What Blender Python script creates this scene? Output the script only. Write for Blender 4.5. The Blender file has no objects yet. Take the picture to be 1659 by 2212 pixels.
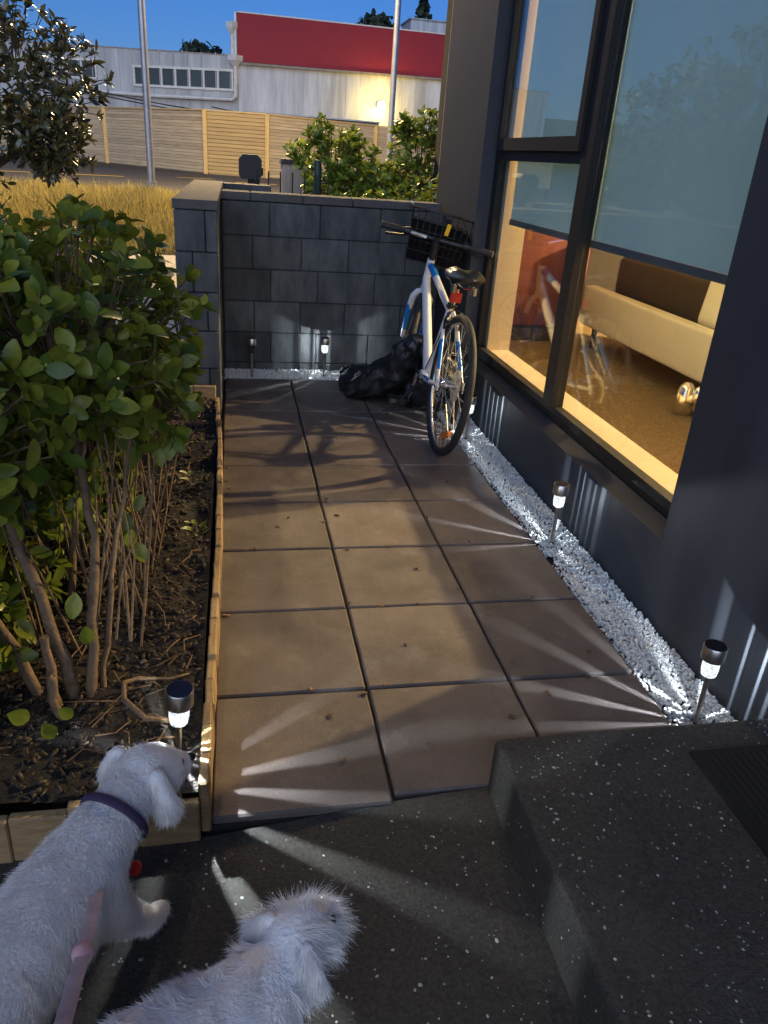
import bpy, bmesh, math, random
import numpy as np
from mathutils import Vector, Matrix, Euler, noise

random.seed(7)
rng = np.random.default_rng(11)
SC = bpy.context.scene
COL = SC.collection
R_ = math.radians

# ------------------------------------------------------------------ camera
cam_data = bpy.data.cameras.new('camera')
cam = bpy.data.objects.new('camera', cam_data)
COL.objects.link(cam)
cam_data.sensor_fit = 'HORIZONTAL'
cam_data.sensor_width = 36.0
cam_data.lens = 36.0 * 1635.85 / 1659.0
cam_data.clip_start = 0.05
cam_data.clip_end = 1200
_yaw, _pitch, _roll = 0.2094097, 0.4360479, 0.07232043
_f = Vector((math.sin(_yaw) * math.cos(_pitch), math.cos(_yaw) * math.cos(_pitch), -math.sin(_pitch)))
_r = Vector((math.cos(_yaw), -math.sin(_yaw), 0))
_u = _r.cross(_f)
_r2 = _r * math.cos(_roll) + _u * math.sin(_roll)
_u2 = -_r * math.sin(_roll) + _u * math.cos(_roll)
CAMPOS = Vector((0.0701333, -1.60317, 1.284894))
cam.matrix_world = Matrix(((_r2.x, _u2.x, -_f.x, CAMPOS.x), (_r2.y, _u2.y, -_f.y, CAMPOS.y),
                           (_r2.z, _u2.z, -_f.z, CAMPOS.z), (0, 0, 0, 1)))
SC.camera = cam

# ------------------------------------------------------------------ dusk sky
world = bpy.data.worlds.new('World')
SC.world = world
world.use_nodes = True
wn = world.node_tree
wn.nodes.clear()
w_out = wn.nodes.new('ShaderNodeOutputWorld')
w_bg = wn.nodes.new('ShaderNodeBackground')
w_sky = wn.nodes.new('ShaderNodeTexSky')
w_sky.sky_type = 'NISHITA'
w_sky.sun_disc = False
w_sky.sun_elevation = R_(9.0)
w_sky.sun_rotation = R_(200)
w_sky.altitude = 0
w_sky.air_density = 1.0
w_sky.dust_density = 0.2
w_sky.ozone_density = 7.5
w_tint = wn.nodes.new('ShaderNodeMix')
w_tint.data_type = 'RGBA'
w_tint.blend_type = 'MULTIPLY'
w_tint.inputs[0].default_value = 1.0
w_tint.inputs[7].default_value = (1.2, 0.83, 0.98, 1)
wn.links.new(w_sky.outputs[0], w_tint.inputs[6])
wn.links.new(w_tint.outputs[2], w_bg.inputs[0])
wn.links.new(w_bg.outputs[0], w_out.inputs[0])
w_bg.inputs[1].default_value = 0.060

# broad afterglow of the sun that has gone down behind the camera
sun_d = bpy.data.lights.new('afterglow', 'SUN')
sun_d.energy = 0.76
sun_d.angle = R_(70)
sun_d.color = (0.76, 0.87, 1.0)
sun = bpy.data.objects.new('afterglow', sun_d)
COL.objects.link(sun)
sun.rotation_euler = Vector((0.342 * 0.95, 0.94 * 0.95, -0.30)).to_track_quat('-Z', 'Y').to_euler()

SC.view_settings.view_transform = 'Standard'
SC.view_settings.look = 'None'
SC.view_settings.exposure = 1.1
SC.view_settings.gamma = 1.0
SC.view_settings.use_curve_mapping = False
SC.cycles.use_denoising = True
SC.cycles.max_bounces = 7
SC.cycles.diffuse_bounces = 4
SC.cycles.glossy_bounces = 4
SC.cycles.transparent_max_bounces = 24
SC.cycles.sample_clamp_indirect = 3.0
SC.cycles.caustics_reflective = False
SC.cycles.caustics_refractive = False

ROOM_LAMP_W = 2300.0
STREET_LAMP_W = 5000.0
SOLAR_W = 0.95
FLOOD_W = 190.0


# ------------------------------------------------------------------ materials
def srgb(r, g, b):
    def c(v):
        v /= 255.0
        return v / 12.92 if v <= 0.04045 else ((v + 0.055) / 1.055) ** 2.4
    return (c(r), c(g), c(b), 1.0)


def mat(name, base, rough=0.6, var=0.0, var_scale=8.0, bump=0.0, bump_scale=60.0, metal=0.0, spec=0.5,
        col2=None, obj_rand=0.0, stretch=(1, 1, 1), coat=0.0, detail=6.0, rough_var=0.0):
    """Principled material: object-space noise for colour wear, fine bump for relief."""
    m = bpy.data.materials.new(name)
    m.use_nodes = True
    nt = m.node_tree
    N, Lk = nt.nodes, nt.links
    p = N['Principled BSDF']
    p.inputs['Roughness'].default_value = rough
    p.inputs['Metallic'].default_value = metal
    p.inputs['Specular IOR Level'].default_value = spec
    p.inputs['Coat Weight'].default_value = coat
    p.inputs['Base Color'].default_value = base
    geo = N.new('ShaderNodeNewGeometry')
    mp = N.new('ShaderNodeMapping')
    mp.inputs['Scale'].default_value = stretch
    Lk.new(geo.outputs['Position'], mp.inputs['Vector'])
    last = None
    if var > 0 or col2:
        n = N.new('ShaderNodeTexNoise')
        n.inputs['Scale'].default_value = var_scale
        n.inputs['Detail'].default_value = detail
        n.inputs['Roughness'].default_value = 0.65
        Lk.new(mp.outputs[0], n.inputs['Vector'])
        rmp = N.new('ShaderNodeMapRange')
        rmp.inputs['From Min'].default_value = 0.35
        rmp.inputs['From Max'].default_value = 0.65
        Lk.new(n.outputs['Fac'], rmp.inputs['Value'])
        mx = N.new('ShaderNodeMix')
        mx.data_type = 'RGBA'
        c2 = col2 if col2 else tuple(max(0, c * (1 - var)) for c in base[:3]) + (1,)
        c1 = base if col2 else tuple(min(1, c * (1 + var * 0.6)) for c in base[:3]) + (1,)
        mx.inputs[6].default_value = c2
        mx.inputs[7].default_value = c1
        Lk.new(rmp.outputs[0], mx.inputs[0])
        last = mx.outputs[2]
        if rough_var > 0:
            rr = N.new('ShaderNodeMapRange')
            rr.inputs['To Min'].default_value = max(0, rough - rough_var)
            rr.inputs['To Max'].default_value = min(1, rough + rough_var)
            Lk.new(n.outputs['Fac'], rr.inputs['Value'])
            Lk.new(rr.outputs[0], p.inputs['Roughness'])
    if obj_rand > 0:
        oi = N.new('ShaderNodeObjectInfo')
        add = N.new('ShaderNodeMath'); add.operation = 'ADD'
        Lk.new(oi.outputs['Random'], add.inputs[0]); Lk.new(geo.outputs['Random Per Island'], add.inputs[1])
        fr = N.new('ShaderNodeMath'); fr.operation = 'FRACT'
        Lk.new(add.outputs[0], fr.inputs[0])
        rmp2 = N.new('ShaderNodeMapRange')
        rmp2.inputs['To Min'].default_value = 1 - obj_rand
        rmp2.inputs['To Max'].default_value = 1 + obj_rand
        Lk.new(fr.outputs[0], rmp2.inputs['Value'])
        hsv = N.new('ShaderNodeHueSaturation')
        Lk.new(rmp2.outputs[0], hsv.inputs['Value'])
        if last is not None:
            Lk.new(last, hsv.inputs['Color'])
        else:
            hsv.inputs['Color'].default_value = base
        last = hsv.outputs[0]
    if last is not None:
        Lk.new(last, p.inputs['Base Color'])
    if bump > 0:
        n2 = N.new('ShaderNodeTexNoise')
        n2.inputs['Scale'].default_value = bump_scale
        n2.inputs['Detail'].default_value = 5
        Lk.new(mp.outputs[0], n2.inputs['Vector'])
        b = N.new('ShaderNodeBump')
        b.inputs['Strength'].default_value = bump
        b.inputs['Distance'].default_value = 0.01
        Lk.new(n2.outputs['Fac'], b.inputs['Height'])
        Lk.new(b.outputs[0], p.inputs['Normal'])
    return m


def leaf_mat(name, c_a, c_b, rough=0.38, trans=0.22, spec=0.5, grain=0.3):
    m = bpy.data.materials.new(name)
    m.use_nodes = True
    nt = m.node_tree
    N, Lk = nt.nodes, nt.links
    p = N['Principled BSDF']
    p.inputs['Roughness'].default_value = rough
    p.inputs['Specular IOR Level'].default_value = spec
    oi = N.new('ShaderNodeObjectInfo'); geo = N.new('ShaderNodeNewGeometry')
    add = N.new('ShaderNodeMath'); add.operation = 'ADD'
    Lk.new(oi.outputs['Random'], add.inputs[0]); Lk.new(geo.outputs['Random Per Island'], add.inputs[1])
    fr = N.new('ShaderNodeMath'); fr.operation = 'FRACT'
    Lk.new(add.outputs[0], fr.inputs[0])
    mx = N.new('ShaderNodeMix'); mx.data_type = 'RGBA'
    mx.inputs[6].default_value = c_a; mx.inputs[7].default_value = c_b
    Lk.new(fr.outputs[0], mx.inputs[0])
    n = N.new('ShaderNodeTexNoise'); n.inputs['Scale'].default_value = 90
    Lk.new(geo.outputs['Position'], n.inputs['Vector'])
    mr = N.new('ShaderNodeMapRange'); mr.inputs['To Min'].default_value = 1 - grain; mr.inputs['To Max'].default_value = 1 + grain
    Lk.new(n.outputs['Fac'], mr.inputs['Value'])
    hsv = N.new('ShaderNodeHueSaturation')
    Lk.new(mx.outputs[2], hsv.inputs['Color']); Lk.new(mr.outputs[0], hsv.inputs['Value'])
    Lk.new(hsv.outputs[0], p.inputs['Base Color'])
    tr = N.new('ShaderNodeBsdfTranslucent')
    h2 = N.new('ShaderNodeHueSaturation'); h2.inputs['Value'].default_value = 1.5; h2.inputs['Hue'].default_value = 0.48
    Lk.new(hsv.outputs[0], h2.inputs['Color']); Lk.new(h2.outputs[0], tr.inputs['Color'])
    ms = N.new('ShaderNodeMixShader'); ms.inputs[0].default_value = trans
    Lk.new(p.outputs[0], ms.inputs[1]); Lk.new(tr.outputs[0], ms.inputs[2])
    Lk.new(ms.outputs[0], N['Material Output'].inputs['Surface'])
    return m


def glass_mat(name, tint=(1, 1, 1, 1), rough=0.0, ior=1.5):
    m = bpy.data.materials.new(name)
    m.use_nodes = True
    nt = m.node_tree
    N, Lk = nt.nodes, nt.links
    N.remove(N['Principled BSDF'])
    t = N.new('ShaderNodeBsdfTransparent'); t.inputs[0].default_value = tint
    g = N.new('ShaderNodeBsdfGlossy'); g.inputs['Roughness'].default_value = rough
    fr = N.new('ShaderNodeFresnel')
    geo = N.new('ShaderNodeNewGeometry')
    bfc = N.new('ShaderNodeMath'); bfc.operation = 'MULTIPLY_ADD'
    bfc.inputs[1].default_value = 1 / ior - ior; bfc.inputs[2].default_value = ior
    Lk.new(geo.outputs['Backfacing'], bfc.inputs[0]); Lk.new(bfc.outputs[0], fr.inputs['IOR'])
    ms = N.new('ShaderNodeMixShader')
    Lk.new(fr.outputs[0], ms.inputs[0]); Lk.new(t.outputs[0], ms.inputs[1]); Lk.new(g.outputs[0], ms.inputs[2])
    Lk.new(ms.outputs[0], N['Material Output'].inputs['Surface'])
    return m


def lamp_mat(name, colour, strength, clear=0.0):
    m = bpy.data.materials.new(name)
    m.use_nodes = True
    nt = m.node_tree
    N, Lk = nt.nodes, nt.links
    N.remove(N['Principled BSDF'])
    e = N.new('ShaderNodeEmission'); e.inputs[0].default_value = colour; e.inputs[1].default_value = strength
    if clear > 0:
        # cut-glass lens: bright facets over clear plastic
        geo = N.new('ShaderNodeNewGeometry')
        v = N.new('ShaderNodeTexVoronoi'); v.inputs['Scale'].default_value = 170
        Lk.new(geo.outputs['Position'], v.inputs['Vector'])
        mr = N.new('ShaderNodeMapRange'); mr.inputs['From Min'].default_value = 0.2; mr.inputs['From Max'].default_value = 0.8
        mr.inputs['To Min'].default_value = strength * 1.7; mr.inputs['To Max'].default_value = strength * 0.35
        Lk.new(v.outputs['Distance'], mr.inputs['Value']); Lk.new(mr.outputs[0], e.inputs[1])
        t = N.new('ShaderNodeBsdfTransparent')
        ms = N.new('ShaderNodeMixShader'); ms.inputs[0].default_value = 1 - clear
        Lk.new(t.outputs[0], ms.inputs[1]); Lk.new(e.outputs[0], ms.inputs[2])
        Lk.new(ms.outputs[0], N['Material Output'].inputs['Surface'])
    else:
        Lk.new(e.outputs[0], N['Material Output'].inputs['Surface'])
    return m


def paver_mat():
    """brown pressed concrete: speckle, soft stains, pale scuffs, each slab a little different"""
    m = bpy.data.materials.new('paver_concrete')
    m.use_nodes = True
    nt = m.node_tree
    N, Lk = nt.nodes, nt.links
    p = N['Principled BSDF']
    p.inputs['Specular IOR Level'].default_value = 0.3
    geo = N.new('ShaderNodeNewGeometry'); oi = N.new('ShaderNodeObjectInfo')
    off = N.new('ShaderNodeVectorMath'); off.operation = 'ADD'
    cmb = N.new('ShaderNodeCombineXYZ'); sc = N.new('ShaderNodeMath'); sc.operation = 'MULTIPLY'; sc.inputs[1].default_value = 37.0
    Lk.new(oi.outputs['Random'], sc.inputs[0]); Lk.new(sc.outputs[0], cmb.inputs[2])
    Lk.new(geo.outputs['Position'], off.inputs[0]); Lk.new(cmb.outputs[0], off.inputs[1])

    def noise_(scale, detail, lo, hi, a, b, vec, rough=.6):
        n = N.new('ShaderNodeTexNoise'); n.inputs['Scale'].default_value = scale; n.inputs['Detail'].default_value = detail
        n.inputs['Roughness'].default_value = rough
        Lk.new(vec, n.inputs['Vector'])
        r = N.new('ShaderNodeMapRange'); r.inputs['From Min'].default_value = lo; r.inputs['From Max'].default_value = hi
        r.inputs['To Min'].default_value = a; r.inputs['To Max'].default_value = b
        Lk.new(n.outputs['Fac'], r.inputs['Value'])
        return r.outputs[0], n
    st, _ = noise_(3.6, 8, .3, .7, .60, 1.25, off.outputs[0], .62)
    spk, sn = noise_(420, 3, .32, .68, .72, 1.28, off.outputs[0])
    grit, _ = noise_(1100, 2, .30, .40, .55, 1.0, off.outputs[0])
    blot, _ = noise_(9, 6, .56, .74, 0.0, 0.45, off.outputs[0], .7)
    mp = N.new('ShaderNodeMapping'); mp.inputs['Rotation'].default_value = (0, 0, .25); mp.inputs['Scale'].default_value = (90, 5, 1)
    Lk.new(off.outputs[0], mp.inputs['Vector'])
    scr, _ = noise_(1.0, 2, .74, .80, 0.0, 0.35, mp.outputs[0])
    obr = N.new('ShaderNodeMapRange'); obr.inputs['To Min'].default_value = .92; obr.inputs['To Max'].default_value = 1.08
    Lk.new(oi.outputs['Random'], obr.inputs['Value'])
    val = None
    for o in (st, spk, grit, obr.outputs[0]):
        if val is None: val = o; continue
        mm = N.new('ShaderNodeMath'); mm.operation = 'MULTIPLY'; Lk.new(val, mm.inputs[0]); Lk.new(o, mm.inputs[1]); val = mm.outputs[0]
    ad = N.new('ShaderNodeMath'); ad.operation = 'ADD'; Lk.new(blot, ad.inputs[0]); Lk.new(scr, ad.inputs[1])
    pale = N.new('ShaderNodeMix'); pale.data_type = 'RGBA'
    pale.inputs[6].default_value = (0.138, 0.113, 0.102, 1); pale.inputs[7].default_value = (0.25, 0.22, 0.205, 1)
    Lk.new(ad.outputs[0], pale.inputs[0])
    hsv = N.new('ShaderNodeHueSaturation'); Lk.new(pale.outputs[2], hsv.inputs['Color']); Lk.new(val, hsv.inputs['Value'])
    Lk.new(hsv.outputs[0], p.inputs['Base Color'])
    rr = N.new('ShaderNodeMapRange'); rr.inputs['To Min'].default_value = .62; rr.inputs['To Max'].default_value = .9
    Lk.new(_.outputs['Fac'], rr.inputs['Value']); Lk.new(rr.outputs[0], p.inputs['Roughness'])
    b = N.new('ShaderNodeBump'); b.inputs['Strength'].default_value = .3; b.inputs['Distance'].default_value = .004
    Lk.new(sn.outputs['Fac'], b.inputs['Height']); Lk.new(b.outputs[0], p.inputs['Normal'])
    return m


M = {}
M['paver'] = paver_mat()
M['joint'] = mat('joint_sand', (0.02, 0.018, 0.016, 1), 0.95, bump=0.3, bump_scale=300)
M['soil'] = mat('soil', (0.018, 0.013, 0.010, 1), 0.95, var=0.5, var_scale=30, bump=0.6, bump_scale=90)
M['bark'] = mat('bark_mulch', (0.045, 0.03, 0.02, 1), 0.85, obj_rand=0.65)
M['litter'] = mat('leaf_litter', (0.15, 0.085, 0.04, 1), 0.8, obj_rand=0.6)
M['pebble'] = mat('white_pebble', (0.70, 0.70, 0.68, 1), 0.5, obj_rand=0.22)
M['aggregate'] = mat('exposed_aggregate', (0.085, 0.078, 0.066, 1), 0.85, col2=(0.045, 0.042, 0.037, 1), var_scale=130, bump=0.55, bump_scale=190, detail=8, spec=0.15)
M['agg_stone'] = mat('aggregate_stone', (0.36, 0.35, 0.32, 1), 0.7, obj_rand=0.7)
M['plaster'] = mat('dark_plaster', (0.036, 0.040, 0.050, 1), 0.62, var=0.18, var_scale=2.2, bump=0.12, bump_scale=330)
M['block'] = mat('charcoal_block', (0.108, 0.112, 0.114, 1), 0.75, col2=(0.046, 0.049, 0.052, 1), var_scale=11, bump=0.45, bump_scale=220, obj_rand=0.26, stretch=(1, 1, 0.35))
M['cap'] = mat('capping_block', (0.082, 0.077, 0.075, 1), 0.8, var=0.25, var_scale=7, bump=0.3, bump_scale=260, obj_rand=0.12)
M['mortar'] = mat('dark_mortar', (0.02, 0.022, 0.025, 1), 0.95)
M['frame'] = mat('dark_window_frame', (0.019, 0.018, 0.017, 1), 0.6, spec=0.25, bump=0.03, bump_scale=400)
M['cream'] = mat('cream_paint', (0.72, 0.60, 0.42, 1), 0.5, var=0.04, var_scale=5)
M['carpet'] = mat('tan_carpet', (0.38, 0.27, 0.14, 1), 1.0, spec=0.05, col2=(0.20, 0.135, 0.065, 1), var_scale=75, bump=0.9, bump_scale=300)
M['ceiling'] = mat('ceiling_white', (0.75, 0.72, 0.66, 1), 0.8, var=0.03)
M['brown_wall'] = mat('brown_wall', (0.024, 0.016, 0.010, 1), 0.8, var=0.05)
M['red_fabric'] = mat('dark_red_fabric', (0.15, 0.032, 0.026, 1), 0.6, var=0.15, var_scale=4)
M['dark_wood'] = mat('dark_wood', (0.03, 0.02, 0.015, 1), 0.5)
M['leather'] = mat('cream_leather', (0.74, 0.66, 0.50, 1), 0.45, bump=0.1, bump_scale=120)
M['brown_leather'] = mat('brown_leather', (0.16, 0.085, 0.035, 1), 0.45, bump=0.1, bump_scale=100)
M['dark_fabric'] = mat('dark_brown_fabric', (0.05, 0.032, 0.02, 1), 0.9, bump=0.2, bump_scale=80)
M['smear'] = glass_mat('rain_smear', (0.93, 0.93, 0.92, 1), 0.6, 1.9)
M['cushion'] = mat('cream_cushion', (0.82, 0.74, 0.55, 1), 0.8, bump=0.15, bump_scale=90)
M['blind'] = leaf_mat('grey_blind', (0.58, 0.74, 0.84, 1), (0.58, 0.74, 0.84, 1), 0.85, 0.11, 0.2, grain=0.0)
M['blind_bar'] = mat('blind_bar', (0.12, 0.14, 0.17, 1), 0.5)
M['glass'] = glass_mat('window_glass', (0.93, 0.96, 0.95, 1), 0.0, 1.58)
M['chrome'] = mat('chrome', (0.75, 0.74, 0.72, 1), 0.14, metal=1.0)
M['steel'] = mat('brushed_steel', (0.50, 0.49, 0.47, 1), 0.3, metal=1.0, bump=0.05, bump_scale=500, stretch=(1, 1, 0.05))
M['solar'] = mat('solar_cell', (0.008, 0.008, 0.016, 1), 0.12)
M['black_plastic'] = mat('black_plastic', (0.012, 0.012, 0.013, 1), 0.45)
M['lens'] = lamp_mat('solar_lens_lit', (0.82, 0.92, 1.0, 1), 0.75, clear=0.4)
M['led'] = lamp_mat('led_chip', (0.86, 0.94, 1.0, 1), 30.0)
M['lens_off'] = glass_mat('solar_lens_off', (0.6, 0.6, 0.6, 1), 0.1)
M['slat'] = mat('edging_timber', (0.36, 0.24, 0.115, 1), 0.75, col2=(0.24, 0.15, 0.07, 1), var_scale=14, bump=0.4, bump_scale=60, obj_rand=0.22, stretch=(1, 1, 4))
M['leaf'] = leaf_mat('glossy_leaf', (0.065, 0.115, 0.014, 1), (0.24, 0.26, 0.03, 1), 0.34, 0.25, 0.35)
M['leaf_hedge'] = leaf_mat('hedge_leaf', (0.075, 0.15, 0.014, 1), (0.25, 0.32, 0.04, 1), 0.38, 0.32)
M['leaf_tree'] = leaf_mat('tree_leaf', (0.028, 0.036, 0.014, 1), (0.12, 0.12, 0.045, 1), 0.25, 0.12, 0.7)
M['twig'] = mat('twig_bark', (0.16, 0.10, 0.055, 1), 0.8, var=0.35, var_scale=30, bump=0.4, bump_scale=120)
M['trunk'] = mat('grey_bark', (0.075, 0.06, 0.045, 1), 0.9, var=0.4, var_scale=18, bump=0.6, bump_scale=60)
M['grass'] = leaf_mat('dry_grass', (0.17, 0.15, 0.04, 1), (0.40, 0.35, 0.12, 1), 0.6, 0.3)
M['earth'] = mat('earth', (0.055, 0.045, 0.03, 1), 0.95, var=0.4, var_scale=2, bump=0.4, bump_scale=20)
M['asphalt'] = mat('asphalt', (0.06, 0.056, 0.052, 1), 0.85, var=0.2, var_scale=1.2, bump=0.2, bump_scale=80)
M['road_paint'] = mat('yellow_road_paint', (0.62, 0.42, 0.04, 1), 0.7)
M['pale_conc'] = mat('pale_concrete', (0.42, 0.38, 0.33, 1), 0.8, var=0.15, var_scale=3)
M['fence_new'] = mat('fence_board', (0.44, 0.32, 0.15, 1), 0.75, col2=(0.33, 0.24, 0.12, 1), var_scale=3, obj_rand=0.12, stretch=(0.4, 0.4, 5))
M['fence_old'] = mat('weathered_fence_board', (0.50, 0.41, 0.28, 1), 0.8, col2=(0.36, 0.29, 0.20, 1), var_scale=3, obj_rand=0.16, stretch=(0.4, 0.4, 5))
M['fence_post'] = mat('fence_post', (0.50, 0.36, 0.15, 1), 0.75, var=0.15)
M['galv'] = mat('galvanised_steel', (0.42, 0.42, 0.43, 1), 0.42, metal=0.7, var=0.15, var_scale=6)
M['white_clad'] = mat('white_cladding', (0.66, 0.68, 0.69, 1), 0.7, col2=(0.36, 0.37, 0.38, 1), var_scale=1.3, stretch=(1, 1, 0.10), detail=9)
M['grey_clad'] = mat('grey_cladding', (0.52, 0.54, 0.55, 1), 0.7, col2=(0.30, 0.31, 0.32, 1), var_scale=1.3, stretch=(1, 1, 0.10), detail=9)
M['red_clad'] = mat('red_cladding', (0.29, 0.014, 0.026, 1), 0.7, var=0.06, var_scale=1.5)
M['white_trim'] = mat('white_trim', (0.68, 0.67, 0.64, 1), 0.6, var=0.15, var_scale=3)
M['dark_pane'] = mat('dark_pane', (0.05, 0.065, 0.07, 1), 0.15)
M['rust'] = mat('rusty_gutter', (0.30, 0.25, 0.21, 1), 0.8, var=0.3, var_scale=3)
M['hill'] = mat('hill_ground', (0.05, 0.055, 0.025, 1), 0.95, var=0.4, var_scale=0.2)
M['far_leaf'] = leaf_mat('far_foliage', (0.012, 0.022, 0.012, 1), (0.03, 0.045, 0.02, 1), 0.6, 0.05)
M['black_paint'] = mat('black_paint', (0.010, 0.010, 0.011, 1), 0.55)
M['green_paint'] = mat('green_post_paint', (0.012, 0.04, 0.028, 1), 0.5)
M['wire'] = mat('dark_wire', (0.02, 0.02, 0.02, 1), 0.5)
M['crate_wood'] = mat('grey_planks', (0.50, 0.42, 0.36, 1), 0.8, var=0.25, var_scale=4, obj_rand=0.15, stretch=(3, 3, 0.5))
M['bike_white'] = mat('white_frame_paint', (0.72, 0.72, 0.73, 1), 0.22, coat=0.5)
M['bike_blue'] = mat('blue_frame_paint', (0.02, 0.20, 0.58, 1), 0.22, coat=0.5)
M['decal'] = mat('dark_decal', (0.02, 0.025, 0.04, 1), 0.3)
M['rubber'] = mat('tyre_rubber', (0.022, 0.021, 0.020, 1), 0.7, bump=0.3, bump_scale=300)
M['alloy'] = mat('alloy', (0.62, 0.61, 0.60, 1), 0.25, metal=1.0)
M['dark_alloy'] = mat('dark_alloy', (0.025, 0.025, 0.026, 1), 0.45, metal=0.3)
M['spoke'] = mat('spoke_steel', (0.72, 0.68, 0.62, 1), 0.3, metal=0.9)
M['saddle'] = mat('black_saddle', (0.012, 0.013, 0.014, 1), 0.28, bump=0.05, bump_scale=300)
M['red_lens'] = mat('red_reflector', (0.45, 0.01, 0.012, 1), 0.15, coat=0.6)
M['orange'] = mat('orange_reflector', (0.95, 0.22, 0.01, 1), 0.25, coat=0.5)
M['yellow'] = mat('yellow_tag', (0.80, 0.50, 0.02, 1), 0.5)
M['liner'] = mat('black_liner', (0.006, 0.006, 0.006, 1), 0.9, spec=0.1)
M['bag'] = mat('black_plastic_sheet', (0.012, 0.012, 0.014, 1), 0.40, bump=0.6, bump_scale=26)
M['fur_skin'] = mat('dog_skin', (0.84, 0.79, 0.75, 1), 0.95, spec=0.1, bump=0.5, bump_scale=160)
M['fur'] = mat('white_fur', (0.88, 0.84, 0.80, 1), 0.9, obj_rand=0.05, spec=0.1)
M['nose'] = mat('dog_nose', (0.012, 0.010, 0.010, 1), 0.3)
M['collar'] = mat('purple_collar', (0.045, 0.028, 0.07, 1), 0.85)
M['red_tag'] = mat('red_tag', (0.45, 0.012, 0.02, 1), 0.4)
M['leash'] = mat('pink_leash', (0.55, 0.42, 0.43, 1), 0.7, var=0.2, var_scale=30)
M['mat'] = mat('black_doormat', (0.008, 0.008, 0.008, 1), 0.95, bump=0.9, bump_scale=400)
M['grip'] = mat('rubber_grip', (0.018, 0.018, 0.02, 1), 0.6, bump=0.3, bump_scale=400)


# ------------------------------------------------------------------ mesh helpers
class MB:
    def __init__(self):
        self.v, self.f = [], []

    def add(self, vs, fs):
        o = len(self.v)
        self.v.extend([tuple(p) for p in vs])
        self.f.extend([tuple(i + o for i in f) for f in fs])
        return self

    def box(self, c, s, rot=None, taper=None):
        hx, hy, hz = s[0] / 2, s[1] / 2, s[2] / 2
        vs = [Vector((x * hx, y * hy, z * hz)) for z in (-1, 1) for x, y in ((-1, -1), (1, -1), (1, 1), (-1, 1))]
        if taper:
            for i in range(4, 8):
                vs[i].x *= taper; vs[i].y *= taper
        if rot is not None:
            vs = [rot @ p for p in vs]
        c = Vector(c)
        return self.add([p + c for p in vs], [(3, 2, 1, 0), (4, 5, 6, 7), (0, 1, 5, 4), (1, 2, 6, 5), (2, 3, 7, 6), (3, 0, 4, 7)])

    def box2(self, a, b):
        c = [(a[i] + b[i]) / 2 for i in range(3)]
        return self.box(c, [abs(b[i] - a[i]) for i in range(3)])

    def tube(self, path, radii, seg=8, cap=True, flat=1.0):
        path = [Vector(p) for p in path]
        if not hasattr(radii, '__len__'):
            radii = [radii] * len(path)
        n = len(path)
        t0 = (path[1] - path[0]).normalized()
        ref = Vector((0, 0, 1)) if abs(t0.z) < 0.9 else Vector((1, 0, 0))
        u = t0.cross(ref).normalized()
        vs, fs = [], []
        for i in range(n):
            t = (path[min(i + 1, n - 1)] - path[max(i - 1, 0)]).normalized()
            u = (u - t * u.dot(t)).normalized()
            w = t.cross(u)
            for k in range(seg):
                a = 2 * math.pi * k / seg
                vs.append(path[i] + (u * math.cos(a) + w * math.sin(a) * flat) * radii[i])
        for i in range(n - 1):
            for k in range(seg):
                a, b = i * seg + k, i * seg + (k + 1) % seg
                fs.append((a, b, b + seg, a + seg))
        if cap:
            fs.append(tuple(range(seg - 1, -1, -1)))
            fs.append(tuple((n - 1) * seg + k for k in range(seg)))
        return self.add(vs, fs)

    def ring(self, c, axis, R, r, seg=40, sub=8, flat=1.0, a0=0.0, a1=2 * math.pi):
        axis = Vector(axis).normalized()
        ref = Vector((0, 0, 1)) if abs(axis.z) < 0.9 else Vector((1, 0, 0))
        u = axis.cross(ref).normalized(); w = axis.cross(u)
        full = abs(a1 - a0 - 2 * math.pi) < 1e-4
        ns = seg if full else seg + 1
        vs, fs = [], []
        for i in range(ns):
            a = a0 + (a1 - a0) * i / seg
            d = u * math.cos(a) + w * math.sin(a)
            for k in range(sub):
                b = 2 * math.pi * k / sub
                vs.append(Vector(c) + d * (R + r * math.cos(b)) + axis * (r * flat * math.sin(b)))
        for i in range(seg):
            j = (i + 1) % ns
            for k in range(sub):
                l = (k + 1) % sub
                fs.append((i * sub + k, j * sub + k, j * sub + l, i * sub + l))
        return self.add(vs, fs)

    def lathe(self, prof, c=(0, 0, 0), seg=20, M4=None):
        vs, fs = [], []
        n = len(prof)
        for r, z in prof:
            for k in range(seg):
                a = 2 * math.pi * k / seg
                vs.append(Vector((r * math.cos(a), r * math.sin(a), z)))
        for i in range(n - 1):
            for k in range(seg):
                a, b = i * seg + k, i * seg + (k + 1) % seg
                fs.append((a, b, b + seg, a + seg))
        fs.append(tuple(range(seg - 1, -1, -1)))
        fs.append(tuple((n - 1) * seg + k for k in range(seg)))
        if M4 is not None:
            vs = [M4 @ p for p in vs]
        else:
            vs = [p + Vector(c) for p in vs]
        return self.add(vs, fs)

    def mesh(self, name):
        me = bpy.data.meshes.new(name)
        me.from_pydata(self.v, [], self.f)
        me.update()
        return me


def link(name, me, m=None, parent=None, smooth=False, loc=None):
    if m is not None and len(me.materials) == 0:
        me.materials.append(M[m] if isinstance(m, str) else m)
    if smooth and len(me.polygons):
        me.polygons.foreach_set('use_smooth', [True] * len(me.polygons))
        if smooth == 'auto':
            me.set_sharp_from_angle(angle=R_(40))
    o = bpy.data.objects.new(name, me)
    COL.objects.link(o)
    if parent is not None:
        o.parent = parent
    if loc is not None:
        o.location = loc
    return o


def part(name, mb, m, parent, smooth=False, loc=None, label=None, kind=None):
    o = link(name, mb.mesh(name) if isinstance(mb, MB) else mb, m, parent, smooth, loc)
    if label: o['label'] = label
    if kind: o['kind'] = kind
    return o


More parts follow.
